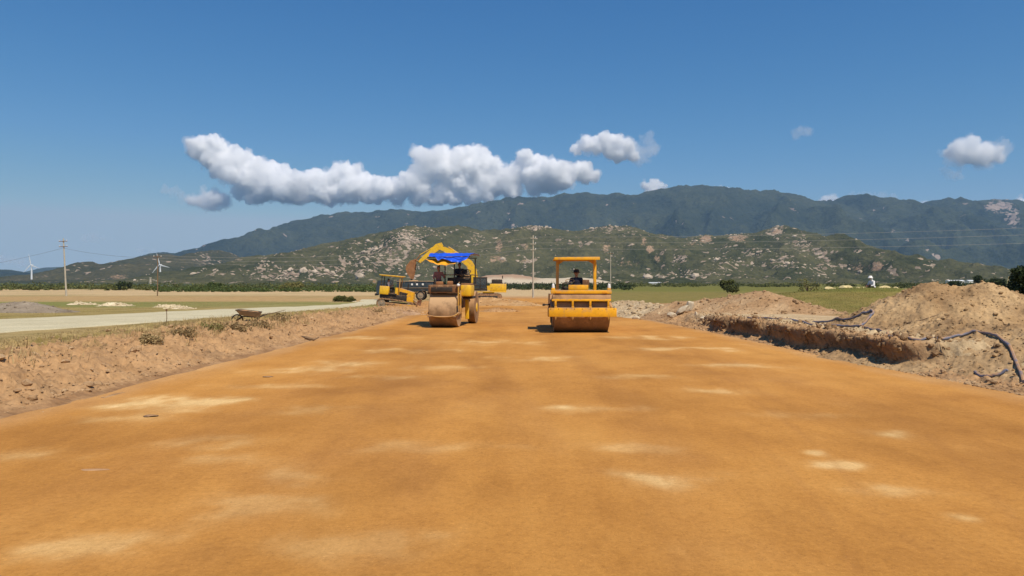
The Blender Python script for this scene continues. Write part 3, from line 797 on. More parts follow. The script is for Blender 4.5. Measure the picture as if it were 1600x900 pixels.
far_prof = [(250, 442), (300, 412), (339, 393), (375, 380), (410, 370), (455, 354), (488, 343), (530, 333), (584, 332), (617, 329), (658, 332), (680, 330), (700, 328), (744, 319), (775, 314), (809, 310), (854, 310), (880, 306),
            (905, 303), (938, 305), (983, 306), (1002, 303), (1025, 297), (1050, 293), (1089, 290.5), (1120, 294), (1150, 298.5), (1185, 300), (1218, 303), (1259, 315), (1279, 315), (1295, 321), (1308, 311), (1324, 304), (1337, 309), (1350, 312), (1382, 313),
            (1402, 319), (1421, 325), (1445, 316), (1466, 312), (1495, 317), (1520, 315), (1549, 311), (1582, 313), (1600, 321), (1640, 345), (1700, 360), (1790, 400), (1850, 440)]
rng_mesh("mountain", far_prof, 8500, 4200, 1500, 24, 300, M_mount, spur=0.50, freq=1 / 1250.0, rockbase=0.015, rough=0.06,
         spots=[(1560, 322, 22, 8, .9, 0), (1582, 338, 10, 14, .9, 0), (1230, 372, 20, 5, .3, 0)])
left_prof = [(-160, 430), (-60, 427), (0, 422), (11, 421), (33, 424.5), (62, 433), (89, 425.5), (111, 423), (123, 426.7), (155, 418), (178, 418), (200, 416.7), (240, 420), (300, 430), (360, 441)]
rng_mesh("hill", left_prof, 6000, 1800, 600, 20, 340, M_mount, spur=0.3, freq=1 / 600.0)
rng_mesh("hill", [(-80, 436), (0, 428), (60, 424), (75, 418), (95, 417), (130, 424), (180, 432), (260, 440)], 9600, 1200, 600, 30, 350, M_mount, spur=0.2, freq=1 / 900.0)
mid_prof = [(90, 446), (107, 443), (133, 438), (155, 431), (189, 422), (222, 411), (240, 403), (249, 400), (264, 396.5), (281, 401), (304, 403), (327, 396), (343, 391), (359, 394.6), (375, 404), (391, 415), (410, 426), (440, 438), (460, 444)]
rng_mesh("hill", mid_prof, 3600, 1500, 500, 11, 360, M_hillmid, spur=0.3, freq=1 / 420.0, rockbase=0.10,
         spots=[(185, 434, 22, 8, .5, 1), (300, 432, 26, 8, .6, 0), (340, 436, 25, 7, .6, 0), (230, 432, 8, 10, .3, 1), (320, 405, 12, 10, .3, 0)])
near_prof = [(250, 446), (300, 440), (350, 432), (400, 417), (412, 411), (455, 397), (504, 385), (552, 375), (600, 366), (649, 354), (662, 357), (680, 357.5), (719, 353.6), (740, 358), (754, 362), (786, 361), (815, 356), (835, 353.6), (860, 357.5), (893, 362), (925, 357.5),
             (947, 353.6), (980, 354), (1005, 364), (1034, 370), (1063, 373.6), (1092, 368), (1108, 370), (1150, 365.6), (1182, 364), (1198, 358), (1214, 353.6), (1230, 358), (1247, 365.6), (1279, 373.6), (1311, 385), (1343, 396), (1375, 404), (1408, 415), (1440, 428), (1475, 440), (1500, 446)]
# photographed outcrops (0 boulders, 1 bare soil, 2 pale quarry)
nspots = [(640, 378, 26, 17, 1.0, 0), (600, 400, 45, 26, .55, 0), (560, 410, 40, 20, .45, 0), (678, 366, 22, 12, .45, 1), (480, 425, 60, 12, .5, 0), (410, 418, 14, 12, .5, 0), (430, 430, 60, 9, .5, 0), (520, 425, 50, 12, .45, 0),
          (650, 425, 40, 14, .4, 0), (780, 384, 8, 16, .62, 1), (778, 405, 18, 8, .6, 1), (822, 385, 8, 16, .55, 1), (820, 408, 12, 9, .6, 1), (870, 385, 16, 12, .42, 1), (835, 356, 22, 5, .6, 0), (953, 357, 26, 6, .6, 0), (948, 388, 12, 12, .6, 1),
          (978, 412, 26, 9, .5, 1), (1006, 378, 7, 9, .75, 1), (1016, 390, 8, 9, .75, 1), (1028, 404, 9, 9, .75, 1), (1060, 405, 12, 7, .8, 0), (1102, 374, 14, 9, .8, 1), (1080, 380, 14, 7, .5, 1), (1155, 372, 22, 9, .65, 1), (1212, 362, 13, 10, 1.0, 0), (1212, 362, 12, 8, .7, 1),
          (1370, 417, 18, 9, .9, 1), (1340, 418, 22, 9, .6, 1), (1280, 393, 22, 9, .6, 0), (1220, 408, 26, 12, .5, 0), (1290, 420, 40, 10, .4, 0), (1400, 425, 25, 8, .5, 0), (1140, 415, 40, 14, .3, 0), (1060, 430, 60, 8, .4, 0), (930, 425, 40, 9, .4, 1), (1250, 380, 18, 8, .5, 0),
          (1180, 395, 20, 8, .4, 0), (740, 375, 20, 12, .35, 0), (700, 400, 30, 20, .25, 0)]
nco, nrock, npx, npy = rng_mesh("rocky_hill", near_prof, 2700, 1300, 500, 8, 400, M_hillnear, spur=0.34, freq=1 / 330.0, rockbase=0.09, spots=[(a, b, c_ * 0.9, d_ * 0.9, e_ * (0.70 if g_ == 0 else 1.0), g_) for a, b, c_, d_, e_, g_ in nspots], rough=0.06)

# pale quarry ground at the foot of the hill
def quarry():
    prof_top = [(700, 442), (742, 436), (760, 430), (800, 428.5), (828, 432), (845, 435), (870, 435), (900, 433), (930, 436), (960, 442)]
    D = 1250
    xs = np.linspace((700 - 800) / F * D, (960 - 800) / F * D, 160); v = np.linspace(0, 1, 24)
    X, V = np.meshgrid(xs, v)
    top = 0.5 * fbm(X * 0.04, X * 0, 4, 459) + CH + (HZ - np.interp(800 + X / D * F, [p[0] for p in prof_top], [p[1] for p in prof_top])) / F * D
    Z = -2 + (top + 2) * np.where(V < 0.7, sstep(0, .7, V), 1 - 2 * (V - 0.7)) + 0.8 * fbm(X * 0.05, V * 4, 4, 450) * (V > 0) * (V < .99)
    Y = D - 60 + 85 * V
    me = np_mesh("quarry_ground", np.stack([X, Y, Z], -1).reshape(-1, 3), grid_faces(24, 160))
    px = 800 + X / D * F
    f = (sstep(0.30, 0.55, V + 0.12 * fbm(X * 0.03, V * 3, 3, 451)) * sstep(850, 830, px))[..., None]
    c = np.array([0.50, 0.42, 0.30]) * (1 - f) + np.array([0.36, 0.235, 0.15]) * f
    set_col(me, "gcol", c.reshape(-1, 3))
    tag(link("quarry_ground", me, M_heap), kind='structure')
quarry()
# boulders standing out of the hill (part of that hillside)
def hill_boulders():
    rng = np.random.default_rng(8)
    w_ = np.clip(nrock[:, 0], 0, 1) ** 1.2 + 0.15 * np.clip(nrock[:, 1], 0, 1)
    ok = (npy < 442)
    w_ = w_ * ok; w_ = w_ / w_.sum()
    idx = rng.choice(len(nco), 3000, p=w_)
    p = nco[idx] + rng.uniform(-4, 4, (len(idx), 3)) * np.array([1, 1, 0])
    s = np.minimum(1.3 * (1 + rng.pareto(1.9, len(idx)) * 0.8), 12.0)
    co, fa = scatter_rocks(p, s, 9, 0.9)
    me = np_mesh("hillside_boulders", co, fa, smooth=False)
    m = simple("boulder_granite", (0.46, 0.37, 0.275), 0.95, 0, 0.25, 0.08, spec=0.1)
    tag(link("hillside_boulders", me, m), "pale granite boulders strewn over the rocky green hill", "boulders", kind='stuff')
hill_boulders()

# ------------------------------------------------------------------ haze
def haze():
    b = MB(); x0, x1, y0, y1, z0, z1 = -10600, 10600, -80, 11400, -12, 1320
    b.box(((x0 + x1) / 2, (y0 + y1) / 2, (z0 + z1) / 2), (x1 - x0, y1 - y0, z1 - z0))
    m = bpy.data.materials.new("haze_air"); m.use_nodes = True; n = m.node_tree.nodes; l = m.node_tree.links
    for k in list(n): n.remove(k)
    out = n.new("ShaderNodeOutputMaterial"); pv = n.new("ShaderNodeVolumePrincipled")
    pv.inputs['Density'].default_value = HAZE_DENSITY; pv.inputs['Color'].default_value = HAZE_COLOR; pv.inputs['Anisotropy'].default_value = 0.0
    l.new(pv.outputs[0], out.inputs['Volume'])
    tag(b.build("haze", m, smooth=False), "thin blue air haze over the whole plain", "haze", kind='stuff')
haze()

# ------------------------------------------------------------------ clouds (real volumes far behind the mountains)
def cloud_mat(name, dens):
    m = bpy.data.materials.new(name); m.use_nodes = True; n = m.node_tree.nodes; l = m.node_tree.links
    for k in list(n): n.remove(k)
    out = n.new("ShaderNodeOutputMaterial"); pv = n.new("ShaderNodeVolumePrincipled")
    pv.inputs['Density'].default_value = dens; pv.inputs['Color'].default_value = (1, 1, 1, 1); pv.inputs['Anisotropy'].default_value = 0.0
    l.new(pv.outputs[0], out.inputs['Volume']); return m
CM = {k: cloud_mat("cloud_" + k, d) for k, d in (("dense", 0.019), ("soft", 0.007), ("wisp", 0.0016), ("fringe", 0.0036))}
def cloud(label, blobs, D, seed, mk, vox=14, sub=True, flat=1.0, fringe=None):
    k = D / F
    def make(grow, vx, disp, subn, smooth):
        rnd = random.Random(seed); b = MB()
        for (px, py, r) in blobs:
            c = Vector(((px - 800) * k, D + rnd.uniform(-0.5, 0.5) * r * k * 1.2, CH + (HZ - py) * k))
            b.sph(c, r * k * grow, (1, 1.3, 0.9 * flat), 2)
            for q_ in range(subn):
                d = Vector((rnd.gauss(0, 1), rnd.gauss(-0.3, 0.8), rnd.gauss(0.35, 0.8) * flat)).normalized()
                b.sph(c + Vector((d.x, d.y, d.z * 0.85)) * r * k * 0.85 * grow, r * k * rnd.uniform(0.22, 0.45) * grow, sub=2)
        me = bpy.data.meshes.new("tmp"); b.bm.to_mesh(me); b.bm.free()
        o = bpy.data.objects.new("tmp", me); COL.objects.link(o)
        rm = o.modifiers.new("r", 'REMESH'); rm.mode = 'VOXEL'; rm.voxel_size = vx
        sm = o.modifiers.new("s", 'SMOOTH'); sm.factor = 0.5; sm.iterations = smooth
        for sc, st in disp:
            tx = bpy.data.textures.new("cl", 'CLOUDS'); tx.noise_scale = sc; tx.noise_depth = 4; tx.noise_type = 'SOFT_NOISE'
            dm = o.modifiers.new("d", 'DISPLACE'); dm.texture = tx; dm.strength = st; dm.mid_level = 0.5; dm.texture_coords = 'GLOBAL'
        dg = bpy.context.evaluated_depsgraph_get(); m2 = bpy.data.meshes.new_from_object(o.evaluated_get(dg))
        bpy.data.objects.remove(o); m2.materials.clear(); return m2
    m2 = make(0.98, vox, ((260.0, 260.0), (95.0, 140.0), (38.0, 64.0), (18.0, 26.0)), 14, 4); m2.name = "cloud"
    oo = tag(link("cloud", m2, CM[mk]), label, "cloud")
    if mk != "wisp":
        m3 = make(1.18, vox * 1.4, ((260.0, 300.0), (80.0, 150.0), (40.0, 60.0)), 6, 4); m3.name = "fringe"
        link("fringe", m3, CM["fringe"], oo)
    return oo
DC = 14500
cloud("long white cumulus cloud bank resting behind the mountain ridge",
      [(318, 235, 19), (340, 230, 16), (333, 248, 18), (360, 243, 16), (352, 258, 18), (377, 254, 18), (372, 272, 18), (396, 262, 21), (415, 272, 22), (398, 284, 22), (430, 280, 22), (420, 298, 20), (398, 302, 14), (450, 292, 24), (472, 290, 22), (470, 305, 16), (495, 285, 20), (503, 300, 19), (525, 280, 20),
       (545, 272, 16), (550, 292, 22), (570, 282, 16), (530, 302, 17), (575, 300, 18), (600, 297, 18), (620, 300, 17), (640, 290, 20), (660, 276, 20), (657, 243, 13), (670, 255, 18), (690, 246, 18), (697, 268, 24), (660, 300, 17), (715, 252, 18), (729, 240, 15), (750, 242, 15), (740, 262, 22), (765, 262, 18), (720, 288, 26), (760, 288, 24),
       (790, 280, 22), (800, 296, 16), (812, 262, 14), (820, 250, 13), (838, 256, 15), (835, 276, 22), (862, 272, 20), (858, 290, 15), (885, 268, 17), (880, 284, 15), (907, 264, 15), (915, 276, 14), (930, 276, 9), (690, 300, 18), (740, 302, 13), (650, 311, 11), (680, 312, 12), (710, 311, 12), (740, 311, 10), (765, 306, 10), (450, 309, 10), (480, 310, 11), (515, 311, 10), (550, 311, 10), (590, 311, 9), (620, 312, 9), (355, 272, 13), (338, 264, 12), (380, 290, 12), (375, 303, 8), (410, 310, 9), (800, 303, 10), (835, 297, 10), (560, 262, 9), (530, 266, 10), (600, 284, 11), (625, 288, 10)], DC, 1, "dense")
cloud("small white cloud above and right of the long cloud bank",
      [(900, 232, 9), (915, 225, 13), (932, 228, 13), (945, 221, 13), (960, 220, 12), (955, 236, 13), (975, 232, 13), (968, 243, 10), (988, 243, 9)], DC, 2, "dense")
cloud("thin ragged cloud wisp right of the small white cloud",
      [(985, 240, 14), (1000, 240, 16), (1018, 236, 15), (1012, 218, 10), (1012, 250, 10)], DC, 3, "wisp")
cloud("grey-white puff of cloud below the left end of the cloud bank", [(318, 314, 13), (333, 308, 14), (347, 312, 14), (335, 318, 12), (303, 313, 9)], DC, 4, "soft", flat=0.8)
cloud("faint cloud wisp left of the small grey-white puff", [(288, 308, 10), (276, 300, 9), (262, 297, 9), (298, 316, 8)], DC, 5, "wisp", flat=0.8)
cloud("lone white cloud high over the mountains at the right", [(1498, 232, 16), (1512, 227, 13), (1512, 242, 16), (1530, 242, 17), (1548, 240, 14)], DC, 6, "soft")
cloud("soft grey cloud veil wrapped round the lone right cloud", [(1485, 250, 14), (1500, 255, 12), (1535, 250, 18), (1560, 235, 20), (1568, 225, 12), (1480, 238, 12)], DC, 7, "wisp")
cloud("tiny soft cloud just under the lone right cloud", [(1483, 273, 9), (1495, 275, 7), (1478, 268, 7)], DC, 8, "wisp")
cloud("small bright cloud peeking over the ridge at its left shoulder", [(1010, 290, 7), (1021, 288, 8), (1034, 293, 7), (1018, 297, 9), (1042, 297, 5)], DC, 9, "dense", vox=14)
cloud("flat bright cloud peeking over the highest summit", [(1117, 296, 6), (1127, 294, 6), (1137, 297, 5)], DC, 10, "dense", vox=14)
cloud("cloud tuft in the notch left of the pointed peak", [(1288, 318, 8), (1298, 316, 7), (1278, 322, 7)], DC, 11, "soft", vox=14)
cloud("cloud tuft in the notch right of the pointed peak", [(1420, 324, 8), (1432, 322, 8), (1440, 320, 6)], DC, 12, "soft", vox=14)
cloud("cloud tuft behind the far right summit", [(1594, 318, 8), (1603, 320, 8)], DC, 13, "dense", vox=14)
cloud("faint fleck of cloud alone in the blue sky", [(1244, 209, 7), (1254, 206, 8), (1264, 204, 7)], DC, 14, "wisp", vox=16)
cloud("low pale cloud at the left edge above the hills", [(-25, 404, 14), (0, 403, 10), (16, 407, 9), (30, 411, 7)], DC, 15, "wisp", flat=0.7)
cloud("little pale cloud left of the brown hill top", [(222, 391, 5), (229, 390, 6), (236, 393, 5)], DC, 16, "wisp", vox=14)
cloud("thin grey streak of cloud low on the left", [(125, 373, 4), (135, 372, 5), (147, 371, 5), (160, 372, 5), (170, 374, 4)], DC, 17, "wisp", vox=14, flat=0.6)
cloud("pale streak of cloud behind the pointed peak", [(1330, 304, 5), (1346, 305, 6), (1362, 307, 6), (1378, 307, 6), (1395, 310, 5)], DC, 18, "wisp", vox=14, flat=0.7)
# ------------------------------------------------------------------ plants
def leaf_mesh(name, clumps, size, seed, shell=0.5):
    """clumps: (cx,cy,cz,rx,ry,rz,n): n small leaf faces spread through each uneven clump"""
    rng = np.random.default_rng(seed); P = []
    for (cx, cy_, cz, rx, ry, rz, n) in clumps:
        d = rng.normal(size=(n, 3)); d /= np.linalg.norm(d, axis=1)[:, None]
        r = shell + (1 - shell) * rng.random(n) ** 0.6
        r *= 1 + 0.22 * np.sin(d[:, 0] * 7 + cx * 3) * np.cos(d[:, 2] * 6 + cy_)
        P.append(d * r[:, None] * np.array([rx, ry, rz]) + np.array([cx, cy_, cz]))
    P = np.concatenate(P); n = len(P)
    a = rng.normal(size=(n, 3)); a /= np.linalg.norm(a, axis=1)[:, None]
    b = np.cross(a, rng.normal(size=(n, 3))); b /= np.linalg.norm(b, axis=1)[:, None]
    s = size * rng.uniform(0.6, 1.4, n)[:, None]
    co = np.stack([P - a * s, P + b * s * 0.5, P + a * s, P - b * s * 0.5], 1).reshape(-1, 3)
    return np_mesh(name, co, np.arange(4 * n).reshape(-1, 4), smooth=False)

def leaf_mat(name, c1, c2):
    m, n, l, bs = mat_new(name)
    g = n.new("ShaderNodeNewGeometry")
    r = ramp(n, l, g.outputs['Random Per Island'], [(0, c1), (1, c2)])
    l.new(r.outputs[0], bs.inputs['Base Color']); bs.inputs['Roughness'].default_value = 0.7
    bs.inputs['Specular IOR Level'].default_value = 0.2
    return m
M_leaf = leaf_mat("leaf_green", (0.035, 0.06, 0.015), (0.10, 0.13, 0.03))
M_leafd = leaf_mat("leaf_dark", (0.018, 0.030, 0.012), (0.055, 0.075, 0.022))
M_leafg = leaf_mat("leaf_brown_green", (0.055, 0.065, 0.018), (0.15, 0.155, 0.042))
M_leafy = leaf_mat("leaf_olive", (0.10, 0.10, 0.025), (0.24, 0.21, 0.07))
M_drygrass = leaf_mat("dry_grass_blades", (0.24, 0.16, 0.07), (0.46, 0.34, 0.16))
M_weed = leaf_mat("dead_weed_leaves", (0.13, 0.085, 0.035), (0.34, 0.24, 0.11))
M_field = leaf_mat("field_grass_blades", (0.09, 0.11, 0.02), (0.26, 0.23, 0.06))
M_bark = simple("bark", (0.12, 0.085, 0.055), 0.9)

def scrub(name, label, n, xf, yf, hf, seed, mat, leaf=0.35):
    rng = np.random.default_rng(seed); Y = yf(rng.random(n)); X = xf(rng.random(n), Y)
    h = hf(rng.random(n), Y); cl = []
    Z = ground_z(X, Y, False)
    for x, y, z, hh in zip(X, Y, Z, h):
        cl.append((x, y, z + hh * 0.45, hh * rng.uniform(0.7, 1.6), hh * 0.8, hh * 0.5, 60))
    tag(link(name, leaf_mesh(name, cl, leaf, seed), mat), label, "scrub", kind='stuff')
scrub("scrub", "dark green scrub belt along the far left of the plain", 560, lambda u, Y: -0.80 * Y + u * 0.72 * Y, lambda u: 285 + 240 * u, lambda u, Y: 0.9 + 3.2 * u ** 3, 11, M_leafg, 0.4)
scrub("scrub", "lighter green bushes in front of the far left scrub belt", 260, lambda u, Y: -0.48 * Y + u * 0.36 * Y, lambda u: 235 + 60 * u, lambda u, Y: 0.8 + 1.5 * u ** 2, 12, M_leaf, 0.3)
scrub("scrub", "dark scrub belt below the pale quarry ground in the middle", 420, lambda u, Y: -0.10 * Y + u * 0.26 * Y, lambda u: 300 + 260 * u, lambda u, Y: 1.6 + 2.2 * u ** 2, 13, M_leafd, 0.4)
scrub("scrub", "thin dark hedge line along the far edge of the green field", 420, lambda u, Y: 0.13 * Y + u * 0.62 * Y, lambda u: 480 + 240 * u, lambda u, Y: 1.6 + 2.8 * u ** 3, 14, M_leafg, 0.5)
scrub("scrub", "dark taller hedge in the field behind the tallest dirt pile", 130, lambda u, Y: 0.52 * Y + u * 0.20 * Y, lambda u: 250 + 90 * u, lambda u, Y: 1.5 + 2.0 * u ** 2, 15, M_leafd, 0.35)

def tree(name, label, x, y, h, wd, seed, mat, cat="tree", group=None, leaf=0.10, n=260, z=None, low=0.35, trunkr=None):
    rnd = random.Random(seed); z = gz(x, y) - 0.05 if z is None else z
    t = thing(name, label, cat, (x, y, z), 0, group)
    b = MB(); tr = trunkr or h * 0.035
    top = Vector((rnd.uniform(-.1, .1) * h, rnd.uniform(-.1, .1) * h, h * 0.62))
    b.tube([(0, 0, 0), (0.02 * h, 0, h * 0.2), top * 0.7, top], [tr * 1.3, tr, tr * 0.7, tr * 0.3], 7)
    cl = []; k = 11
    for i in range(k):
        a = i * 2.4 + rnd.uniform(-.4, .4); rr = wd * 0.5 * rnd.uniform(0.25, 0.85); zz = h * rnd.uniform(low, 0.86)
        p = Vector((rr * math.cos(a), rr * math.sin(a), zz))
        b.tube([Vector((0.02 * h, 0, h * rnd.uniform(.15, .35))), p * 0.6 + Vector((0, 0, zz * 0.25)), p], [tr * 0.5, tr * 0.35, tr * 0.12], 5)
        q = wd * rnd.uniform(0.16, 0.28); cl.append((p.x, p.y, p.z, q, q, q * rnd.uniform(0.6, 0.9), n))
    b.build('trunk', M_bark, t)
    link('crown', leaf_mesh('crown', cl, leaf, seed), mat, t)
    return t
def at(px, py, Y): return ((px - 800) / F * Y, Y, CH + (HZ - py) / F * Y)
tree("field_tree", "lone round green tree standing in the field right of the drum roller", at(1137, 0, 200)[0], 200, 3.6, 4.4, 31, M_leafg, leaf=0.22, n=420, low=0.3)
tree("dark_tree", "dark tree above the dirt pile's right shoulder, left of its neighbour", at(1538, 0, 240)[0], 240, 5.6, 6.5, 32, M_leafd, leaf=0.26, n=300, group="dark trees behind the tallest dirt pile")
tree("dark_tree", "dark tree next to the thin bamboo stake behind the tallest dirt pile", at(1561, 0, 240)[0], 240, 5.2, 5.0, 33, M_leafd, leaf=0.26, n=300, group="dark trees behind the tallest dirt pile")
tree("dark_tree", "squat dark tree just over the saddle of the tallest dirt pile", at(1489, 0, 260)[0], 260, 3.6, 5.0, 34, M_leafd, leaf=0.26, n=260, group="dark trees behind the tallest dirt pile")
tree("dark_bush", "big dark leafy bush cut off by the right edge of the photo", 19.9, 28.0, 2.25, 2.8, 35, M_leafd, "bush", leaf=0.07, n=900, low=0.15)
tree("round_tree", "round light green tree in the left scrub belt below the brown hill", at(333, 0, 280)[0], 280, 2.9, 6.0, 36, M_leaf, leaf=0.28, n=300, low=0.3)
tree("round_tree", "dark tree at the left scrub belt beside the right wind turbine", at(192, 0, 300)[0], 300, 3.2, 6.0, 37, M_leafd, leaf=0.3, n=260, low=0.3)
tree("round_tree", "broad yellow-green tree in the scrub belt above the bare ground past the wheelbarrow", at(455, 0, 270)[0], 270, 2.7, 8.0, 38, M_leafy, leaf=0.28, n=300, low=0.3)
tree("low_bush", "dark low bush on the far verge left of the bulldozer", at(530, 0, 78)[0], 78, 0.6, 1.5, 39, M_leafg, "bush", leaf=0.06, n=300, low=0.25)
tree("low_bush", "second low bush on the verge, the one nearer the bulldozer", at(546, 0, 76)[0], 76, 0.45, 1.3, 40, M_leafg, "bush", leaf=0.06, n=260, low=0.25)
tree("sapling", "thin pale sapling in the field left of the crouching person", at(1262, 0, 52)[0], 52, 1.7, 1.6, 41, M_leafy, "bush", leaf=0.05, n=60, low=0.35)
tree("dry_shrub", "yellow dried shrub lying on top of the left bank", at(233, 0, 17.6)[0], 17.6, 0.20, 0.60, 42, M_drygrass, "shrub", leaf=0.028, n=420, low=0.2, trunkr=0.01)

for i, (px, Y, h, w_, lab) in enumerate([(322, 21.5, .22, .9, "greenish weed clump at the left end of the clumps below the wheelbarrow"), (345, 22.0, .26, 1.0, "brown dead weed clump below the wheelbarrow's wheel"),
        (372, 22.5, .24, .9, "brown dead weed clump straight below the wheelbarrow"), (405, 24.0, .25, .9, "dead weed clump just right of and below the wheelbarrow's legs"), (440, 27.0, .22, 1.0, "thin dead weed clump on the bank between wheelbarrow and dark broken branch"),
        (520, 34.0, .20, .9, "dead weed clump on the bank in line with the low bushes"), (285, 19.0, .18, .7, "small dead weed clump right of the yellow dried shrub"), (590, 41.0, .2, 1.2, "dead weed clump on the bank in front of the bulldozer's rear")]):
    tree("dead_weed", lab, at(px, 0, Y)[0], Y, h, w_, 60 + i, M_leafy if i == 0 else M_weed, "weed", "dry weed clumps along the left bank", leaf=0.03, n=70, low=0.1, trunkr=0.008)
def blades(name, label, n, xf, yf, hr, seed, mat, cat="grass", zf=None, tuft=9, spread=0.10, dens=None):
    rng = np.random.default_rng(seed); Y = yf(rng.random(n)); X = xf(rng.random(n), Y)
    if dens is not None:
        k = dens(X, Y, rng.random(n)); X = X[k]; Y = Y[k]
    n = len(X)
    X = np.repeat(X, tuft) + rng.normal(size=n * tuft) * spread; Y = np.repeat(Y, tuft) + rng.normal(size=n * tuft) * spread
    m = len(X); Z = (zf or (lambda a, b: ground_z(a, b)))(X, Y) - 0.02
    h = rng.uniform(hr[0], hr[1], m); a = rng.uniform(0, 6.28, m); wdt = h * 0.035 + 0.004
    dx, dy = np.cos(a), np.sin(a); lean = rng.uniform(0.1, 0.7, m); b = rng.uniform(0, 6.28, m)
    p0 = np.stack([X - dx * wdt, Y - dy * wdt, Z], 1); p1 = np.stack([X + dx * wdt, Y + dy * wdt, Z], 1)
    p2 = np.stack([X + np.cos(b) * lean * h, Y + np.sin(b) * lean * h, Z + h], 1)
    me = np_mesh(name, np.stack([p0, p1, p2], 1).reshape(-1, 3), np.arange(3 * m).reshape(-1, 3), smooth=False)
    return tag(link(name, me, mat), label, cat, kind='stuff')
blades("dry_grass", "dry straw-coloured grass tufts along the top of the left bank", 1500, lambda u, Y: xl(Y) - 1.3 - 3.6 * u, lambda u: 13 + 22 * u, (0.05, 0.24), 51, M_drygrass,
       dens=lambda X, Y, r: fbm(X * 0.6, Y * 0.35, 3, 501) + 0.3 * (Y > 18) * (Y < 30) > 0.10 + 0.3 * r)
blades("green_grass", "patches of short green weeds on top of the left bank", 700, lambda u, Y: xl(Y) - 1.8 - 3.0 * u, lambda u: 14 + 22 * u, (0.03, 0.12), 52, M_leaf,
       dens=lambda X, Y, r: fbm(X * 0.5 + 9, Y * 0.3, 3, 502) > 0.22 + 0.2 * r)
blades("verge_grass", "short dry grass on the verges of the gravel road", 5000, lambda u, Y: np.where(u < .5, -20.2 - 30 * u, xl(Y) - 4.2 - 4 * (u - .5)), lambda u: 16 + 60 * u, (0.03, 0.10), 53, M_drygrass, tuft=7, spread=0.16)
blades("field_grass", "olive green grass on the low rise around the crouching person", 9000, lambda u, Y: 11.5 + u * (0.62 * Y), lambda u: 33 + 26 * u, (0.03, 0.11), 54, M_field, tuft=9, spread=0.22,
       dens=lambda X, Y, r: (X - xr(Y) > 6.5 + 0.8 * r) & (Y > 36 - (X - 12) * 0.7))

# stones and debris
def stone(label, px, py, Y, s, sc, seed, rot=(0, 0, 0), z=None, mat=None, name="stone", cat="stone", group=None):
    x, y, zz = at(px, py, Y); zz = gz(x, y) if z is None else z
    co, fa = ROCKS2[seed % len(ROCKS2)]
    q = np.array(Euler(rot).to_matrix()); c = (co * np.array(sc) * s) @ q.T
    c[:, 2] -= c[:, 2].min() + 0.12 * s
    me = np_mesh(name, c, fa, smooth=True)
    for p in me.polygons: p.use_smooth = False
    o = link(name, me, mat or M_stone); o.location = (x, y, zz); return tag(o, label, cat, group)
stone("pointed pale boulder standing upright on the rubble right of the drum roller", 1078, 0, 36, 0.30, (0.62, 0.6, 1.2), 1, (0, 0.25, 0))
stone("pale slab boulder leaning at the foot of the pointed one", 1069, 0, 35.6, 0.32, (1.4, 0.7, 0.65), 2, (0.1, -0.5, 0))
stone("grey boulder lying left of the leaning slab", 1050, 0, 35.5, 0.22, (1.2, 0.8, 0.7), 3, (0, 0.2, 0))
stone("white stone in the rubble close to the drum roller", 994, 0, 38, 0.16, (1.3, 0.8, 0.8), 4)
stone("pale upright stone at the brink of the right bank", 1088, 0, 33, 0.13, (0.6, 0.6, 1.1), 5, (0, -0.3, 0))
stone("low pale stone on the bank below the leaning slab", 1102, 0, 31.5, 0.15, (1.6, 0.8, 0.6), 6)
for i, (px, Y, s) in enumerate([(1295, 46.5, .13), (1303, 46.5, .1), (1316, 46.5, .16), (1324, 46.5, .15), (1341, 46.5, .12), (1349, 46.5, .13), (1382, 46.5, .17), (1389, 46.5, .12), (1400, 46.5, .14), (1411, 46.5, .13)]):
    labs = ["leftmost in the row of straw heaps left of the crouching person", "small straw heap second from the left end of the row in the grass", "plump straw heap third from the left end of the row", "straw heap fourth from the left end of the row in the grass",
            "straw heap two places left of the crouching person", "straw heap nearest the crouching person on the left", "large straw heap nearest the crouching person on the right", "small straw heap second to the right of the crouching person",
            "straw heap third to the right of the crouching person", "last straw heap, beside the slope of the tallest dirt pile"]
    stone(labs[i], px, 0, Y, s * 1.35, (1.7, 1.0, 0.8), i, (0, 0, i), mat=M_straw, name="straw_heap", cat="straw heap", group="straw heaps lying in the field grass")
stone("flat dark clod on the pale patch of the road at the left", 235, 0, 1.9 * F / 211, 0.07, (1.6, 1.0, 0.22), 3, mat=M_dark, name="flat_clod", cat="clod", z=0.01)
stone("flat dark clod on the road, farther off below the left bank", 418, 0, 1.9 * F / 149, 0.065, (1.6, 1.0, 0.22), 4, mat=M_dark, name="flat_clod", cat="clod", z=0.01)
stone("dark flat scrap on the road near the lower left", 145, 0, 1.9 * F / 295, 0.10, (1.8, .5, 0.12), 5, mat=M_brownp, name="flat_clod", cat="clod", z=0.01)
def stick(label, p, r, mat=M_wood, name="stick"):
    b = MB(); b.tube(p, r, 6); return tag(b.build(name, mat), label, "stick")
x0 = at(427, 0, 33)[0]
stick("bare branch lying on the gravel right of the wheelbarrow", [(x0 - 0.5, 33, gz(x0 - .5, 33) + .04), (x0, 33.1, gz(x0, 33.1) + .14), (x0 + .45, 33.3, gz(x0 + .4, 33.3) + 0.26)], [0.03, 0.025, 0.01], name="branch")
x0 = at(482, 0, 24)[0]
stick("dark broken branch lying across the brink of the left bank", [(x0 - .28, 24.2, gz(x0 - .28, 24.2) + .12), (x0 - .05, 23.9, gz(x0, 23.9) + .07), (x0 + .22, 23.8, gz(x0 + .2, 23.8) + .05), (x0 + .34, 24, gz(x0 + .3, 24) + .12)], [0.02, 0.045, 0.04, 0.015], name="branch")
x0, y0_, _ = at(260, 0, 25.5); zz = gz(x0, y0_)
t = thing("marker_stake", "thin dark marker stake with a wider head beside the gravel road", "stake", (x0, y0_, zz))
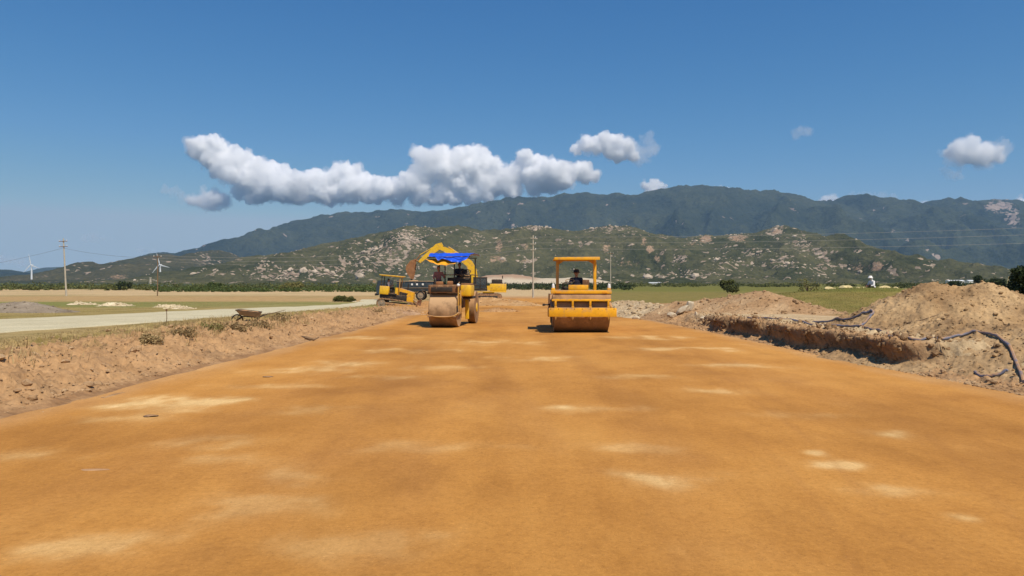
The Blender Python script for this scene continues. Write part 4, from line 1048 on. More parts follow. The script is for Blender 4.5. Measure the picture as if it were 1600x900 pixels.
b = MB(); b.tube([(0, 0, -0.1), (0.01, 0, 0.25), (0, 0, 0.46)], 0.012, 6); b.build("post", M_wood, t)
b = MB(); b.box((0, 0, 0.45), (0.055, 0.03, 0.07), bev=0.005); b.build("head", M_brownp, t)
x0, y0_, _ = at(1571, 0, 45); zz = gz(x0, y0_)
stick("pale thin bamboo stake leaning in the grass behind the tallest dirt pile", [(x0 - .15, y0_, zz), (x0, y0_, zz + 0.6), (x0 + .2, y0_, 2.25)], 0.02, M_straw, "bamboo_stake")
stick("thin root sticking out of the left slope of the tallest dirt pile", [(10.05, 18.9, float(big_hz(np.array([[10.05]]), np.array([[18.9]]))[0, 0]) + .03), (10.35, 18.7, float(big_hz(np.array([[10.35]]), np.array([[18.7]]))[0, 0]) + .05), (10.8, 18.7, float(big_hz(np.array([[10.8]]), np.array([[18.7]]))[0, 0]) + .06)], [0.025, 0.018, 0.008], name="root")

# hoses
def surf(x, y):
    h = float(big_hz(np.array([[x]]), np.array([[y]]))[0, 0]); return max(h, gz(x, y))
def spline(pts, n=10):
    out = []; P = [Vector(p) for p in pts]
    for i in range(len(P) - 1):
        a = P[max(i - 1, 0)]; b = P[i]; c = P[i + 1]; d = P[min(i + 2, len(P) - 1)]
        for k in range(n):
            t = k / n; out.append(0.5 * ((2 * b) + (c - a) * t + (2 * a - 5 * b + 4 * c - d) * t * t + (3 * b - a - 3 * c + d) * t ** 3))
    out.append(P[-1]); return out
def ray_hit(px, py):
    """where the sight line through a photograph pixel meets the soil: used once, to survey the hose's course"""
    for Y in np.arange(10, 45, 0.05):
        x, y, z = at(px, py, Y)
        if surf(x, y) >= z: return (x, y)
    return None
def hose(label, pix, r=0.035, lift=None):
    pts = []
    for i, (px, py) in enumerate(pix):
        q = ray_hit(px, py)
        if q is None: continue
        pts.append((q[0], q[1], 0))
    for _ in range(2):
        pts = [pts[0]] + [((pts[i - 1][0] + 2 * pts[i][0] + pts[i + 1][0]) / 4, (pts[i - 1][1] + 2 * pts[i][1] + pts[i + 1][1]) / 4, 0) for i in range(1, len(pts) - 1)] + [pts[-1]]
    pts = spline(pts, 8); out = []
    for i, p in enumerate(pts):
        out.append(Vector((p.x, p.y, surf(p.x, p.y) + r * 1.1 + (lift or 0))))
    for _ in range(10):
        out = [out[0]] + [(out[i - 1] + out[i] * 2 + out[i + 1]) / 4 for i in range(1, len(out) - 1)] + [out[-1]]
    for q in out: q.z = max(q.z, surf(q.x, q.y) + r * 1.2)
    for _ in range(1): out = [out[0]] + [(out[i - 1] + out[i] * 2 + out[i + 1]) / 4 for i in range(1, len(out) - 1)] + [out[-1]]
    b = MB(); b.tube(out, r, 8); return tag(b.build("hose", M_hose), label, "hose")
hose("blue-grey hose running along the pale bench above the right cut bank", [(1168, 498), (1200, 499), (1235, 501), (1262, 502), (1300, 505), (1330, 503), (1352, 495), (1366, 486), (1371, 486), (1362, 497), (1350, 508), (1343, 513)], 0.032)
hose("blue-grey hose lying double beside the one along the pale bench", [(1255, 507), (1290, 508), (1325, 510), (1345, 511), (1356, 512), (1362, 517), (1385, 521)], 0.03)
hose("blue-grey hose arching over the face of the tallest dirt pile", [(1386, 521), (1392, 530), (1398, 542), (1408, 546), (1440, 539), (1470, 531), (1500, 522), (1530, 518), (1555, 524), (1575, 538), (1588, 556), (1596, 582), (1600, 600)], 0.031)
hose("short stub of blue-grey hose ending at the foot of the tallest dirt pile", [(1524, 584), (1530, 592), (1550, 591), (1575, 587)], 0.03)

# ------------------------------------------------------------------ poles, wires, turbines, buildings
def pole(label, px, Ytop, Y, h, lean=0.0, arms=1, mat=M_conc, r=0.16, group="utility poles across the plain"):
    x = (px - 800) / F * Y; z = gz(x, Y, False)
    t = thing("utility_pole", label, "utility pole", (x, Y, z), 0, group, rot=(0, lean, 0))
    b = MB(); b.cyl((0, 0, -0.3), (0, 0, h), r, r * 0.6, 12); b.build("post", mat, t)
    for k in range(arms):
        b = MB(); b.box((0, -r * 0.9, h - 0.5 - k * 0.95), (1.5 if arms < 3 else 0.9, 0.08, 0.10)); a = b.build("crossarm", M_brownp if arms < 3 else mat, t)
        for sx in (-0.65, 0.65) if arms < 3 else (0.4,):
            b = MB(); b.lathe([(0, 0.03), (0.06, 0.07), (0.12, 0.04), (0.16, 0.06), (0.22, 0.02)], (sx, -r * .9, h - 0.45 - k * 0.95), 'z', 10); b.build("insulator", M_white, a)
    return Vector((x, Y, z)), h, lean
pA = pole("leaning concrete utility pole with crossarm in the left field", 103.5, 0, 132, 10.3, -0.045, 2)
pB = pole("thin brown utility pole beside the right wind turbine", 246, 0, 134, 7.6, 0.01, 1, M_wood, 0.11)
pC = pole("pale concrete utility pole standing between the two road rollers", 833, 0, 121, 10.2, 0.0, 3)
pD = pole("thin grey utility pole behind the right edge of the drum roller", 954, 0, 188, 10.6, 0.0, 1, M_conc, 0.13)
def wire(name, label, a, b_, sag, mat=M_wire, r=0.013, group=None):
    a = Vector(a); b_ = Vector(b_); pts = []
    for i in range(25):
        t = i / 24; p = a.lerp(b_, t); p.z -= sag * 4 * t * (1 - t); pts.append(p)
    b = MB(); b.tube(pts, r, 5); return tag(b.build(name, mat), label, "power line", group)
lab3 = ["uppermost pale power line crossing the hill from the pole between the rollers", "middle pale power line crossing the hill from the pole between the rollers", "lowest pale power line crossing the hill from the pole between the rollers"]
labB = ["uppermost power line running left from the pole between the rollers", "middle power line running left from the pole between the rollers", "lowest power line running left from the pole between the rollers"]
topC = pC[0].z + pC[1]
for k in range(3):
    zc = topC - 0.3 - k * 0.95
    e = at(1760, (350, 361, 375)[k], 95)
    wire("power_line", lab3[k], (pC[0].x + .4, 120.9, zc), e, 0.5, group="pale power lines over the right half")
    wire("power_line", labB[k], (pC[0].x + .4, 120.9, zc), (at(246, 0, 134)[0], 134, pB[0].z + pB[1] - 0.2 - 0.5 * k), 1.6, r=0.012, group="thin power lines over the middle")
wire("power_line", "dark power line sagging from the leaning pole to the thin brown pole", (pA[0].x - .5, 131.9, pA[0].z + 8.6), (pB[0].x, 134, pB[0].z + 7.0), 0.5, M_wired, 0.018)
wire("power_line", "dark power line leaving the leaning pole towards the left edge", (pA[0].x - .5, 131.9, pA[0].z + 8.6), at(-120, 428, 120), 0.5, M_wired, 0.018)

def turbine(label, px, pyhub, pybase, Y, rot0):
    x, y, zh = at(px, pyhub, Y); h = zh + 4
    t = thing("wind_turbine", label, "wind turbine", (x, y, -4), R(-12), "wind turbines at the foot of the left hills")
    b = MB(); b.cyl((0, 0, 0), (0, 0, h), 3.3, 2.0, 16); b.build("tower", M_turb, t)
    b = MB(); b.box((0, 1.5, h), (3.2, 9, 3.2), bev=0.6); b.build("nacelle", M_turb, t)
    b = MB(); b.lathe([(-5.5, 0.01), (-5.0, 1.0), (-4.0, 1.6), (-3.0, 1.8)], (0, 0, h), 'y', 14); hub = b.build("hub", M_turb, t)
    for k in range(3):
        a = R(rot0 + 120 * k); b = MB(); L = 33.0
        for s0, s1, c0, c1 in ((1.2, 7, 2.2, 4.4), (7, 38, 4.4, 1.0)):
            vs = []
            for s_, c_ in ((s0, c0), (s1, c1)):
                for dx, dy in ((-.3 * c_, 0), (.1 * c_, -.22 * min(c_, 1.8)), (.7 * c_, 0), (.1 * c_, .22 * min(c_, 1.8))):
                    vs.append(b.bm.verts.new(Vector((dx, dy - 4, s_))))
            for q in range(4): b.bm.faces.new((vs[q], vs[(q + 1) % 4], vs[4 + (q + 1) % 4], vs[4 + q]))
            b.bm.faces.new(vs[:4][::-1]); b.bm.faces.new(vs[4:])
        for v in b.bm.verts:
            z, xx = v.co.z, v.co.x
            v.co.x = xx * math.cos(a) + z * math.sin(a); v.co.z = -xx * math.sin(a) + z * math.cos(a) + h
        b.build("blade", M_turb, hub, smooth=False)
turbine("white wind turbine left of the leaning utility pole", 49.5, 414, 450, 2500, -12)
turbine("white wind turbine behind the thin brown pole under the brown hill", 250.5, 413.5, 447, 2400, -16)

def building(name, label, px0, px1, pyt, pyb, Y, rz=0, wall=M_bwhite, nwin=4):
    x0 = (px0 - 800) / F * Y; x1 = (px1 - 800) / F * Y; zt = CH + (HZ - pyt) / F * Y; W = x1 - x0; zb = -2.6; H = zt - zb
    t = thing(name, label, "building", ((x0 + x1) / 2, Y, zb), rz, None)
    D_ = max(8, W * 0.4)
    b = MB(); b.box((0, 0, H * 0.42), (W, D_, H * 0.84)); b.build("wall", wall, t)
    b = MB(); b.prism([(-D_ / 2 - .4, H * 0.84), (0, H), (D_ / 2 + .4, H * 0.84)], -W / 2 - .4, W / 2 + .4); b.build("roof", M_turb, t)
    for k in range(nwin):
        b = MB(); b.box((-W / 2 + W * (k + .5) / nwin, -D_ / 2 - 0.03, H * 0.45), (W / nwin * 0.35, 0.08, H * 0.3)); b.build("window", M_dark, t)
building("farm_shed", "long low white shed at the foot of the leaning utility pole", 85, 108, 446.5, 450, 560, 0.05)
building("farm_shed", "small white shed right of the thin brown pole", 252, 262, 446, 450, 560, 0, nwin=2)
building("farm_shed", "low white shed row beyond the field right of the drum roller", 1014, 1032, 441.0, 444, 800)
building("farm_shed", "low white shed in the hedge above the tallest dirt pile", 1480, 1504, 437.5, 441, 900)
building("farm_shed", "low white shed in the hedge left of the dark trees", 1511, 1521, 437.5, 441, 900, nwin=2)
x_, y_, z_ = at(235, 434, 1500)
t = thing("kiln_tower", "pale brick tower standing left of the right wind turbine", "tower", (x_, y_, -4))
b = MB(); b.cyl((0, 0, 0), (0, 0, z_ + 4), 2.4, 1.9, 16); b.build("shaft", M_stone, t)
b = MB(); b.cyl((0, 0, z_ + 3.6), (0, 0, z_ + 5.0), 2.5, 2.5, 16); b.build("cap", M_stone, t)

# ------------------------------------------------------------------ people
def person(label, loc, rz, J, clothes, hair=True, hat=None, scale=1.0, lean_head=(0, 0)):
    """J: joints in metres, local frame x right, y away from where they face (they face -y)"""
    t = thing("person", label, "person", loc, rz); t.scale = (scale,) * 3
    V = {k: Vector(v) for k, v in J.items()}
    def cap(b, a, c, r1, r2):
        b.cyl(a, c, r1, r2, 12); b.sph(a, r1, sub=2); b.sph(c, r2, sub=2)
    def remesh(b, vox, name, mat):
        me = bpy.data.meshes.new("t"); b.bm.to_mesh(me); b.bm.free()
        o = bpy.data.objects.new("t", me); COL.objects.link(o)
        rm = o.modifiers.new("r", 'REMESH'); rm.mode = 'VOXEL'; rm.voxel_size = vox
        sm = o.modifiers.new("s", 'SMOOTH'); sm.factor = 0.5; sm.iterations = 3 if vox > 0.01 else 1
        dg = bpy.context.evaluated_depsgraph_get(); m2 = bpy.data.meshes.new_from_object(o.evaluated_get(dg))
        bpy.data.objects.remove(o); m2.materials.clear(); m2.name = name
        return link(name, m2, mat, t, smooth=True)
    H = V['head']; N = V['neck']; S = V['hip']
    b = MB()
    b.sph(H, 0.098, (0.82, 1.0, 1.15), 3); b.sph(H + Vector((0, -0.045, -0.055)), 0.055, (0.9, 1, 0.9), 2)
    b.cyl(H + Vector((0, -.085, .0)), H + Vector((0, -.118, -.025)), 0.010, 0.017, 8)
    for s in (-1, 1): b.sph(H + Vector((s * .084, .01, -.01)), 0.026, (.4, .8, 1.2), 1)
    cap(b, N, H + Vector((0, 0.01, -0.06)), 0.056, 0.052)
    mid = N.lerp(S, 0.5)
    b.sph(N.lerp(S, .25), 0.15, (1.05, .72, 1.1), 2); b.sph(mid, 0.14, (1.0, .72, 1.1), 2); b.sph(S, 0.155, (1.05, .8, .8), 2)
    for s in ('l', 'r'):
        cap(b, N.lerp(S, 0.08), V['sh_' + s], 0.07, 0.06); cap(b, V['sh_' + s], V['el_' + s], 0.05, 0.04); cap(b, V['el_' + s], V['ha_' + s], 0.038, 0.026)
        d = (V['ha_' + s] - V['el_' + s]).normalized(); side = d.cross(Vector((0, 0, 1)))
        if side.length < .1: side = Vector((1, 0, 0))
        side.normalize(); up = side.cross(d)
        p = V['ha_' + s] + d * 0.045
        cap(b, V['ha_' + s], p, 0.026, 0.030); b.sph(p, 0.036, (1, 1, .8), 1)
        for k in range(4):
            q = p + side * (k - 1.5) * 0.021 + d * 0.03; L = (0.030, 0.036, 0.033, 0.025)[k]
            m_ = q + d * L - up * 0.006; e = m_ + d * L * .6 - up * 0.024
            cap(b, q, m_, 0.0095, 0.009); cap(b, m_, e, 0.009, 0.008)
        q = p - side * 0.034 - d * 0.01; cap(b, q, q - side * 0.02 + d * 0.03, 0.011, 0.010); cap(b, q - side * .02 + d * .03, q - side * 0.015 + d * 0.055 - up * .01, 0.010, 0.009)
        hp = S + Vector((0.085 if s == 'r' else -0.085, 0, -0.02))
        cap(b, hp, V['kn_' + s], 0.082, 0.058); cap(b, V['kn_' + s], V['fo_' + s], 0.055, 0.038)
        f = V['fo_' + s]; cap(b, f + Vector((0, .03, -.03)), f + Vector((0, -.14, -.045)), 0.036, 0.028)
    body = remesh(b, 0.0085, "body", M_skin)
    for s in (-1, 1):
        b = MB(); b.sph(H + Vector((s * .033, -.092, .012)), 0.011, sub=1); b.build("eye", M_hair, t)
    b = MB(); b.box(H + Vector((0, -.098, -.055)), (0.045, .012, .008), bev=.003); b.build("mouth", M_shirt_pink, t)
    # shirt
    b = MB(); g = 0.016
    b.sph(N.lerp(S, .25), 0.15 + g, (1.05, .75, 1.1), 2); b.sph(mid, 0.145 + g, (1.02, .76, 1.1), 2); b.sph(N.lerp(S, .85), 0.15 + g, (1.04, .8, .8), 2)
    for s in ('l', 'r'):
        cap(b, N.lerp(S, 0.10), V['sh_' + s], 0.07 + g, 0.06 + g); cap(b, V['sh_' + s], V['el_' + s], 0.052 + g, 0.044 + g)
        if clothes.get('long'): cap(b, V['el_' + s], V['el_' + s].lerp(V['ha_' + s], .85), 0.042 + g, 0.03 + g)
    remesh(b, 0.014, "shirt", clothes['shirt'])
    b = MB(); b.sph(S, 0.158 + g * .6, (1.05, .82, .8), 2)
    for s in ('l', 'r'):
        hp = S + Vector((0.085 if s == 'r' else -0.085, 0, -0.02))
        cap(b, hp, V['kn_' + s], 0.086 + g * .6, 0.064 + g * .6); cap(b, V['kn_' + s], V['kn_' + s].lerp(V['fo_' + s], .88), 0.062 + g * .6, 0.05 + g * .5)
    remesh(b, 0.014, "trousers", clothes['trousers'])
    for s in ('l', 'r'):
        f = V['fo_' + s]; b = MB(); cap(b, f + Vector((0, .035, -.035)), f + Vector((0, -.15, -.05)), 0.044, 0.036); b.box(f + Vector((0, -.055, -.085)), (.085, .27, .022), bev=.008)
        b.build("shoe", M_dark, t)
    if hair:
        b = MB(); b.sph(H + Vector((0, .018, .028)), 0.104, (0.86, 1.0, 1.08), 3); b.jitter(0.003)
        for v in list(b.bm.verts):
            if (v.co - H).y < -0.055 and (v.co - H).z < 0.05: v.co.y += 0.03
        b.build("hair", M_hair, t)
    if hat == 'bucket':
        b = MB(); b.lathe([(0.02, 0.165), (0.015, 0.17), (0.05, 0.112), (0.12, 0.098), (0.145, 0.07), (0.15, 0.001)], H + Vector((0, 0, .0)), 'z', 24); b.build("hat", M_hair, t)
    if hat == 'white':
        b = MB(); b.lathe([(0.0, 0.155), (-0.005, 0.16), (0.045, 0.12), (0.11, 0.10), (0.14, 0.07), (0.145, 0.001)], H + Vector((0, -.02, .0)), 'z', 24); b.build("hat", M_whitecloth, t)
        b = MB(); b.sph(H + Vector((0, .045, -.045)), 0.12, (0.95, .8, 1.15), 2); b.build("neck_scarf", M_whitecloth, t)
    return t
SIT = dict(hip=(0, 0, 0.10), neck=(0, -.02, .60), head=(0, -.05, .80), sh_l=(-.19, -.01, .55), sh_r=(.19, -.01, .55), el_l=(-.25, -.10, .30), el_r=(.25, -.10, .30),
           ha_l=(-.17, -.33, .33), ha_r=(.17, -.33, .33), kn_l=(-.14, -.42, .12), kn_r=(.14, -.42, .12), fo_l=(-.14, -.46, -.26), fo_r=(.14, -.46, -.26))

# ------------------------------------------------------------------ tandem vibratory roller (right)
def drum_roller():
    X = (906 - 800) / F * 28.6
    t = thing("road_roller", "yellow tandem drum road roller with open canopy and full-width smooth drum", "road roller", (X, 28.35, 0), R(-1.5))
    rD = 0.76; W = 2.14
    def drum(y, par=t):
        b = MB(); b.lathe([(-W / 2, 0.001), (-W / 2, rD - .17), (-W / 2 + .04, rD - .15), (-W / 2 + .045, rD - .012), (-W / 2 + .06, rD), (W / 2 - .06, rD), (W / 2 - .045, rD - .012), (W / 2 - .04, rD - .15), (W / 2, rD - .17), (W / 2, 0.001)], (0, y, rD), 'x', 56)
        return b.build("drum", M_drum, t)
    drum(0); drum(3.35)
    for s in (-1, 1):
        b = MB(); b.prism([(-.62, .62), (-.66, .98), (-.2, 1.12), (.45, 1.42), (3.3, 1.42), (3.9, 1.0), (3.8, .62), (3.3, .58), (2.6, 1.0), (.7, 1.0), (.2, .60)], s * 1.12 - .035, s * 1.12 + .035)
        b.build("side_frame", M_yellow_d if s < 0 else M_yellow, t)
        b = MB(); b.lathe([(0, .16), (s * .06, .15), (s * .10, .09)], (s * 1.155, 0, rD), 'x', 20); b.build("hub", M_dark, t)
    # scraper beam across the drum
    b = MB(); b.box((0.02, -0.95, .785), (2.50, .055, .33), bev=.012); bm_ = b.build("front_beam", M_yellow, t)
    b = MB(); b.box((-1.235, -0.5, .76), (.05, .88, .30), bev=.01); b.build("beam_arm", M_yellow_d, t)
    b = MB(); b.box((1.255, -0.5, .76), (.05, .88, .30), bev=.01); b.build("beam_arm", M_yellow, t)
    b = MB(); b.box((-0.02, -.83, 1.235), (2.2, .05, .085), bev=.01); b.build("upper_scraper_bar", M_yellow, t)
    for cx in (262, 410, 562, 718):
        x = (cx - 490) / 5.625 * .0242
        b = MB(); b.box((x, -.87, 1.09), (.075, .05, .25), (0.2, 0, 0), .008); b.box((x, -.92, .975), (.10, .09, .05), bev=.008); b.build("bracket", M_yellow, t)
        b = MB(); b.cyl((x, -.94, .62), (x, -.94, .55), .034, .030, 10); b.cyl((x, -.94, .55), (x, -.94, .50), .018, .012, 8); b.build("spray_nozzle", M_yellow_d, t)
    b = MB(); b.tube([(-1.08, -.68, 1.17), (1.08, -.68, 1.17)], .018, 8); b.build("spray_pipe", M_dark, t)
    # deck, dust-covered guard over the drum, body behind
    b = MB(); b.box((-.02, -.44, 1.565), (2.26, .66, .07), bev=.012); b.box((-.02, -.755, 1.53), (2.26, .04, .11), bev=.008); b.build("deck", M_yellow, t)
    b = MB(); b.box((0, -.755, 1.375), (2.18, .03, .25), (-0.38, 0, 0), .004); b.build("drum_guard", M_drum, t)
    b = MB(); b.box((0, 2.3, 1.18), (1.9, 2.9, .72), bev=.05); b.box((0, 3.0, 1.52), (1.5, 1.6, .12), bev=.04); b.build("engine_body", M_yellow_d, t)
    for x in (-1.06, 1.03):
        b = MB(); b.box((x, -.62, 1.64), (.14, .14, .10), bev=.015); p = b.build("lamp_base", M_yellow, t)
        b = MB(); b.lathe([(0, .055), (.05, .058), (.13, .042), (.165, .001)], (x, -.62, 1.69), 'z', 14); b.build("beacon", M_white, p)
    # canopy
    for s, x in ((-1, -.86), (1, .60)):
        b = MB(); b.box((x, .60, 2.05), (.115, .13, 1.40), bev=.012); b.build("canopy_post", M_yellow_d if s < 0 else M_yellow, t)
        b = MB(); b.prism([(x - s * .055, 2.78), (x - s * .34, 2.78), (x - s * .055, 2.60)], .58, .62, 'y'); b.build("gusset", M_yellow_d, t)
        b = MB(); b.box((x, .60, 1.52), (.26, .26, .14), bev=.008); b.build("post_foot", M_yellow, t)
    b = MB(); b.box((-.13, .85, 2.84), (1.74, 1.75, .055), bev=.015)
    for v in b.bm.verts: v.co.z += 0.03 * (1 - (v.co.x / 0.9) ** 2)
    b.box((-.13, -.03, 2.80), (1.74, .03, .085), bev=.006); b.box((-.13, 1.72, 2.80), (1.74, .03, .085), bev=.006)
    b.build("canopy_roof", M_yellow, t)
    # operator's station
    b = MB(); b.box((-.08, .02, 1.70), (.76, .12, .20), bev=.015); b.build("step_box", M_yellow, t)
    b = MB(); b.box((.22, .16, 1.84), (.26, .08, .32), bev=.02); b.build("seat_side_panel", M_brownp, t)
    b = MB(); b.box((-.14, .45, 1.42), (.50, .46, .10), bev=.03); b.box((-.14, .74, 1.60), (.48, .09, .42), bev=.03); b.build("seat", M_seat, t)
    b = MB(); b.box((-.14, .45, 1.30), (.40, .36, .16), bev=.02); b.build("seat_base", M_dark, t)
    b = MB(); b.tube([(-.70, .25, 1.60), (-.66, .2, 1.85), (-.48, .12, 1.92)], .022, 8); b.tube([(-.62, .45, 1.60), (-.60, .4, 1.80), (-.5, .3, 1.86)], .02, 8); b.box((-.55, .4, 1.66), (.22, .25, .12), bev=.02); b.build("control_levers", M_dark, t)
    b = MB(); b.tube([(-.42, .10, 1.62), (-.40, .08, 1.90)], .03, 8); b.build("steering_column", M_dark, t)
    b = MB(); b.tube([(-.40 + .17 * math.cos(a), .08 + .17 * math.sin(a) * .75, 1.95 + .06 * math.sin(a)) for a in np.linspace(0, 2 * math.pi, 21)[:-1]], .014, 6, True); b.build("steering_wheel", M_dark, t)
    b = MB(); b.tube([(-1.12, .3, 1.05), (-1.30, .28, 1.03), (-1.42, .28, 1.03)], .03, 8); b.box((-1.40, .28, 1.03), (.10, .12, .09), bev=.02); b.build("side_step", M_dark, t)
    for s_ in (-1, 1):
        b = MB(); b.tube(spline([(s_ * .9, .4, 1.5), (s_ * 1.0, .1, 1.35), (s_ * 1.16, -.1, 1.1), (s_ * 1.18, 0, .85)], 5), .018, 6); b.tube(spline([(s_ * .9, .5, 1.5), (s_ * 1.05, .25, 1.3), (s_ * 1.17, .05, 1.05), (s_ * 1.19, .08, .85)], 5), .014, 6); b.build("hydraulic_hose", M_black, t)
    for x in np.linspace(-1.16, 1.18, 9):
        b = MB(); b.cyl((x, -.977, .915), (x, -.99, .915), .014, .014, 6); b.build("bolt", M_dark, bm_)
    b = MB(); b.box((.86, -.79, 1.53), (.18, .012, .05)); b.build("reflector", M_tarp_o, t)
    b = MB(); b.box((-.90, -.79, 1.53), (.18, .012, .05)); b.build("reflector", M_tarp_o, t)
    return t, X
_, XR = drum_roller()
J = dict(SIT); J.update(el_l=(-.30, -.06, .30), ha_l=(-.24, -.28, .22), el_r=(.28, -.04, .28), ha_r=(.20, -.25, .24))
person("operator in dark shirt and black bucket hat on the tandem drum roller", (XR - .12, 28.82, 1.46), R(4), J, dict(shirt=M_navy, trousers=M_trous, long=True), hair=True, hat='bucket')

# ------------------------------------------------------------------ three-wheel static roller with tarp (left)
def tarp_roller():
    X = (696 - 800) / F * 31.4; Y = 31.4; yaw = R(-5.5)
    t = thing("road_roller", "old three-wheel road roller under a blue and orange tarp", "road roller", (X, Y, 0), yaw)
    rD = .72; W = 1.18
    b = MB(); b.lathe([(-W / 2, .001), (-W / 2 + .02, rD - .12), (-W / 2, rD - .03), (-W / 2 + .03, rD), (W / 2 - .03, rD), (W / 2, rD - .03), (W / 2 - .02, rD - .12), (W / 2, .001)], (0, 0, rD), 'x', 56)
    b.build("front_drum", M_drum2, t)
    for x in (-.72, .74):
        b = MB(); r2 = .74; w2 = .34; yy = 2.95; xx = x
        b.lathe([(-w2 / 2, r2 - .1), (-w2 / 2, r2), (w2 / 2, r2), (w2 / 2, r2 - .1)], (xx, yy, r2), 'x', 48); wv = b.build("rear_wheel", M_drum, t)
        b = MB(); b.lathe([(-w2 / 2 + .06, .001), (-w2 / 2 + .06, r2 - .08), (w2 / 2 - .05, r2 - .08), (w2 / 2 - .05, .25), (w2 / 2 + .03, .2), (w2 / 2 + .03, .001)], (xx, yy, r2), 'x', 36); b.build("wheel_disc", M_yellow2, wv)
    # yoke and fork over the drum
    for s in (-1, 1):
        b = MB(); b.box((s * .645, 0, .74), (.06, .28, .34), bev=.01); b.box((s * .645, -.36, .60), (.05, .60, .10), bev=.01); b.box((s * .645, .05, 1.2), (.06, .16, .70), bev=.01); b.build("fork_arm", M_yellow_d, t)
    b = MB(); b.tube(spline([(-.66, -.62, .64), (-.63, -.86, .56), (-.3, -.94, .49), (.1, -.95, .47), (.45, -.94, .50), (.63, -.86, .58), (.66, -.62, .66)], 6), .022, 8); b.build("scraper_bar", M_yellow_d, t)
    b = MB(); b.prism([(-.70, .50), (-.72, .475), (-.93, .455), (-.93, .48)], -.60, .60); b.build("shade_plate", M_brownp, t)  # plate added under the scraper bar to throw shade on the lower drum
    b = MB(); b.box((.60, -.60, .78), (.10, .16, .26), bev=.02); b.build("scraper_weight", M_dark, t)
    b = MB(); b.box((0.0, .10, 1.62), (1.26, 1.30, .34), bev=.03); b.build("front_frame", M_brownp, t)
    b = MB(); b.box((.10, 1.8, 1.05), (.95, 2.4, .55), bev=.04); b.build("chassis", M_brownp, t)
    b = MB(); b.tube([(.66, -.62, .70), (.66, -.62, 1.60), (.66, -.62, 1.74)], .03, 8); p = b.build("lamp_post", M_yellow_d, t)
    b = MB(); b.sph((.66, -.62, 1.78), .07); b.build("beacon", M_white, p)
    b = MB(); b.box((.86, .55, 1.55), (.46, 1.0, .50), bev=.07); b.build("fuel_tank", M_yellow2, t)
    b = MB(); b.box((.86, .55, 1.825), (.40, .9, .05), bev=.02); b.build("tank_lid", M_rust, t)
    b = MB(); b.box((.78, .95, .72), (.17, .08, .85), bev=.02); b.build("side_panel", M_yellow2, t)
    b = MB(); b.box((.84, 1.3, 1.24), (.36, 1.2, .12), bev=.02); b.build("fender", M_dark, t)
    b = MB(); b.box((.15, 1.7, 1.79), (1.6, 2.1, .06), bev=.01); b.build("platform", M_dark, t)
    b = MB()
    for pts in ([(-.60, .60, 2.22), (1.0, .60, 2.22)], [(-.60, .60, 1.8), (-.60, .60, 2.22)], [(1.0, .60, 1.8), (1.0, .60, 2.22)], [(1.0, .60, 2.22), (1.0, 2.6, 2.22)], [(-.6, .6, 2.22), (-.6, 2.6, 2.22)]): b.tube(pts, .022, 6)
    b.build("hand_rail", M_dark, t)
    b = MB(); b.box((.45, .9, 1.95), (1.0, .35, .30), bev=.03); b.box((.70, .88, 2.14), (.45, .2, .16), (0.3, 0, 0), .02); b.build("dashboard", M_dark, t)
    b = MB(); b.tube([(.72, 1.0, 2.05), (.70, 1.12, 2.34)], .025, 6); st = b.build("steering_column", M_dark, t)
    b = MB(); b.tube([(.70 + .21 * math.cos(a), 1.12 + .16 * math.sin(a), 2.36 + .10 * math.sin(a)) for a in np.linspace(0, 2 * math.pi, 21)[:-1]], .018, 6, True); b.tube([(.50, 1.12, 2.36), (.90, 1.12, 2.36)], .012, 6); b.build("steering_wheel", M_dark, st)
    b = MB(); b.box((.30, 2.2, 2.02), (.5, .45, .1), bev=.03); b.box((.30, 2.45, 2.25), (.5, .09, .45), bev=.03); b.box((.30, 2.2, 1.9), (.36, .36, .16), bev=.02); b.build("seat", M_seat, t)
    b = MB(); b.box((-.05, -.57, 1.60), (.9, .02, .20), bev=.01); b.build("radiator_screen", M_dark, t)
    b = MB(); b.box((-.30, .35, 1.86), (.30, .34, .14), bev=.03); b.box((.15, .30, 1.87), (.22, .26, .16), bev=.03); b.build("tool_box", M_rust, t)
    b = MB(); b.tube(spline([(.55, -.2, 1.78), (.62, -.3, 1.86), (.62, -.1, 1.9), (.5, .3, 1.84)], 5), .02, 6); b.tube(spline([(.66, .1, 1.3), (.74, .0, 1.1), (.72, .2, .9), (.68, .3, .8)], 5), .02, 6); b.build("hydraulic_hose", M_black, t)
    b = MB(); b.tube([(.48, .9, 2.1), (.50, .8, 2.42)], .014, 6); b.sph((.50, .8, 2.44), .03, sub=1); b.tube([(.58, .9, 2.1), (.62, .8, 2.38)], .014, 6); b.sph((.62, .8, 2.40), .03, sub=1); b.build("control_levers", M_dark, t)
    # tarp frame and tarps
    pc = {}
    for (x, y, z) in ((-.12, .55, 2.88), (.28, .58, 2.88), (-.75, 2.5, 2.95), (1.0, 1.9, 2.95), (1.28, .40, 2.98)):
        zb = 1.82
        if (x, y) == (1.28, .40): continue
        b = MB(); b.tube([(x, y, zb), (x, y, z)], .028, 8); b.build("tarp_post", M_dark, t)
    b = MB(); b.tube([(-.85, .3, 2.97), (1.12, .25, 3.0)], .022, 6); b.tube([(-.8, 2.5, 3.0), (1.0, 2.5, 3.0)], .022, 6); b.tube([(-.12, .35, 2.90), (-.12, 2.5, 2.95)], .02, 6); b.build("tarp_frame", M_dark, t)
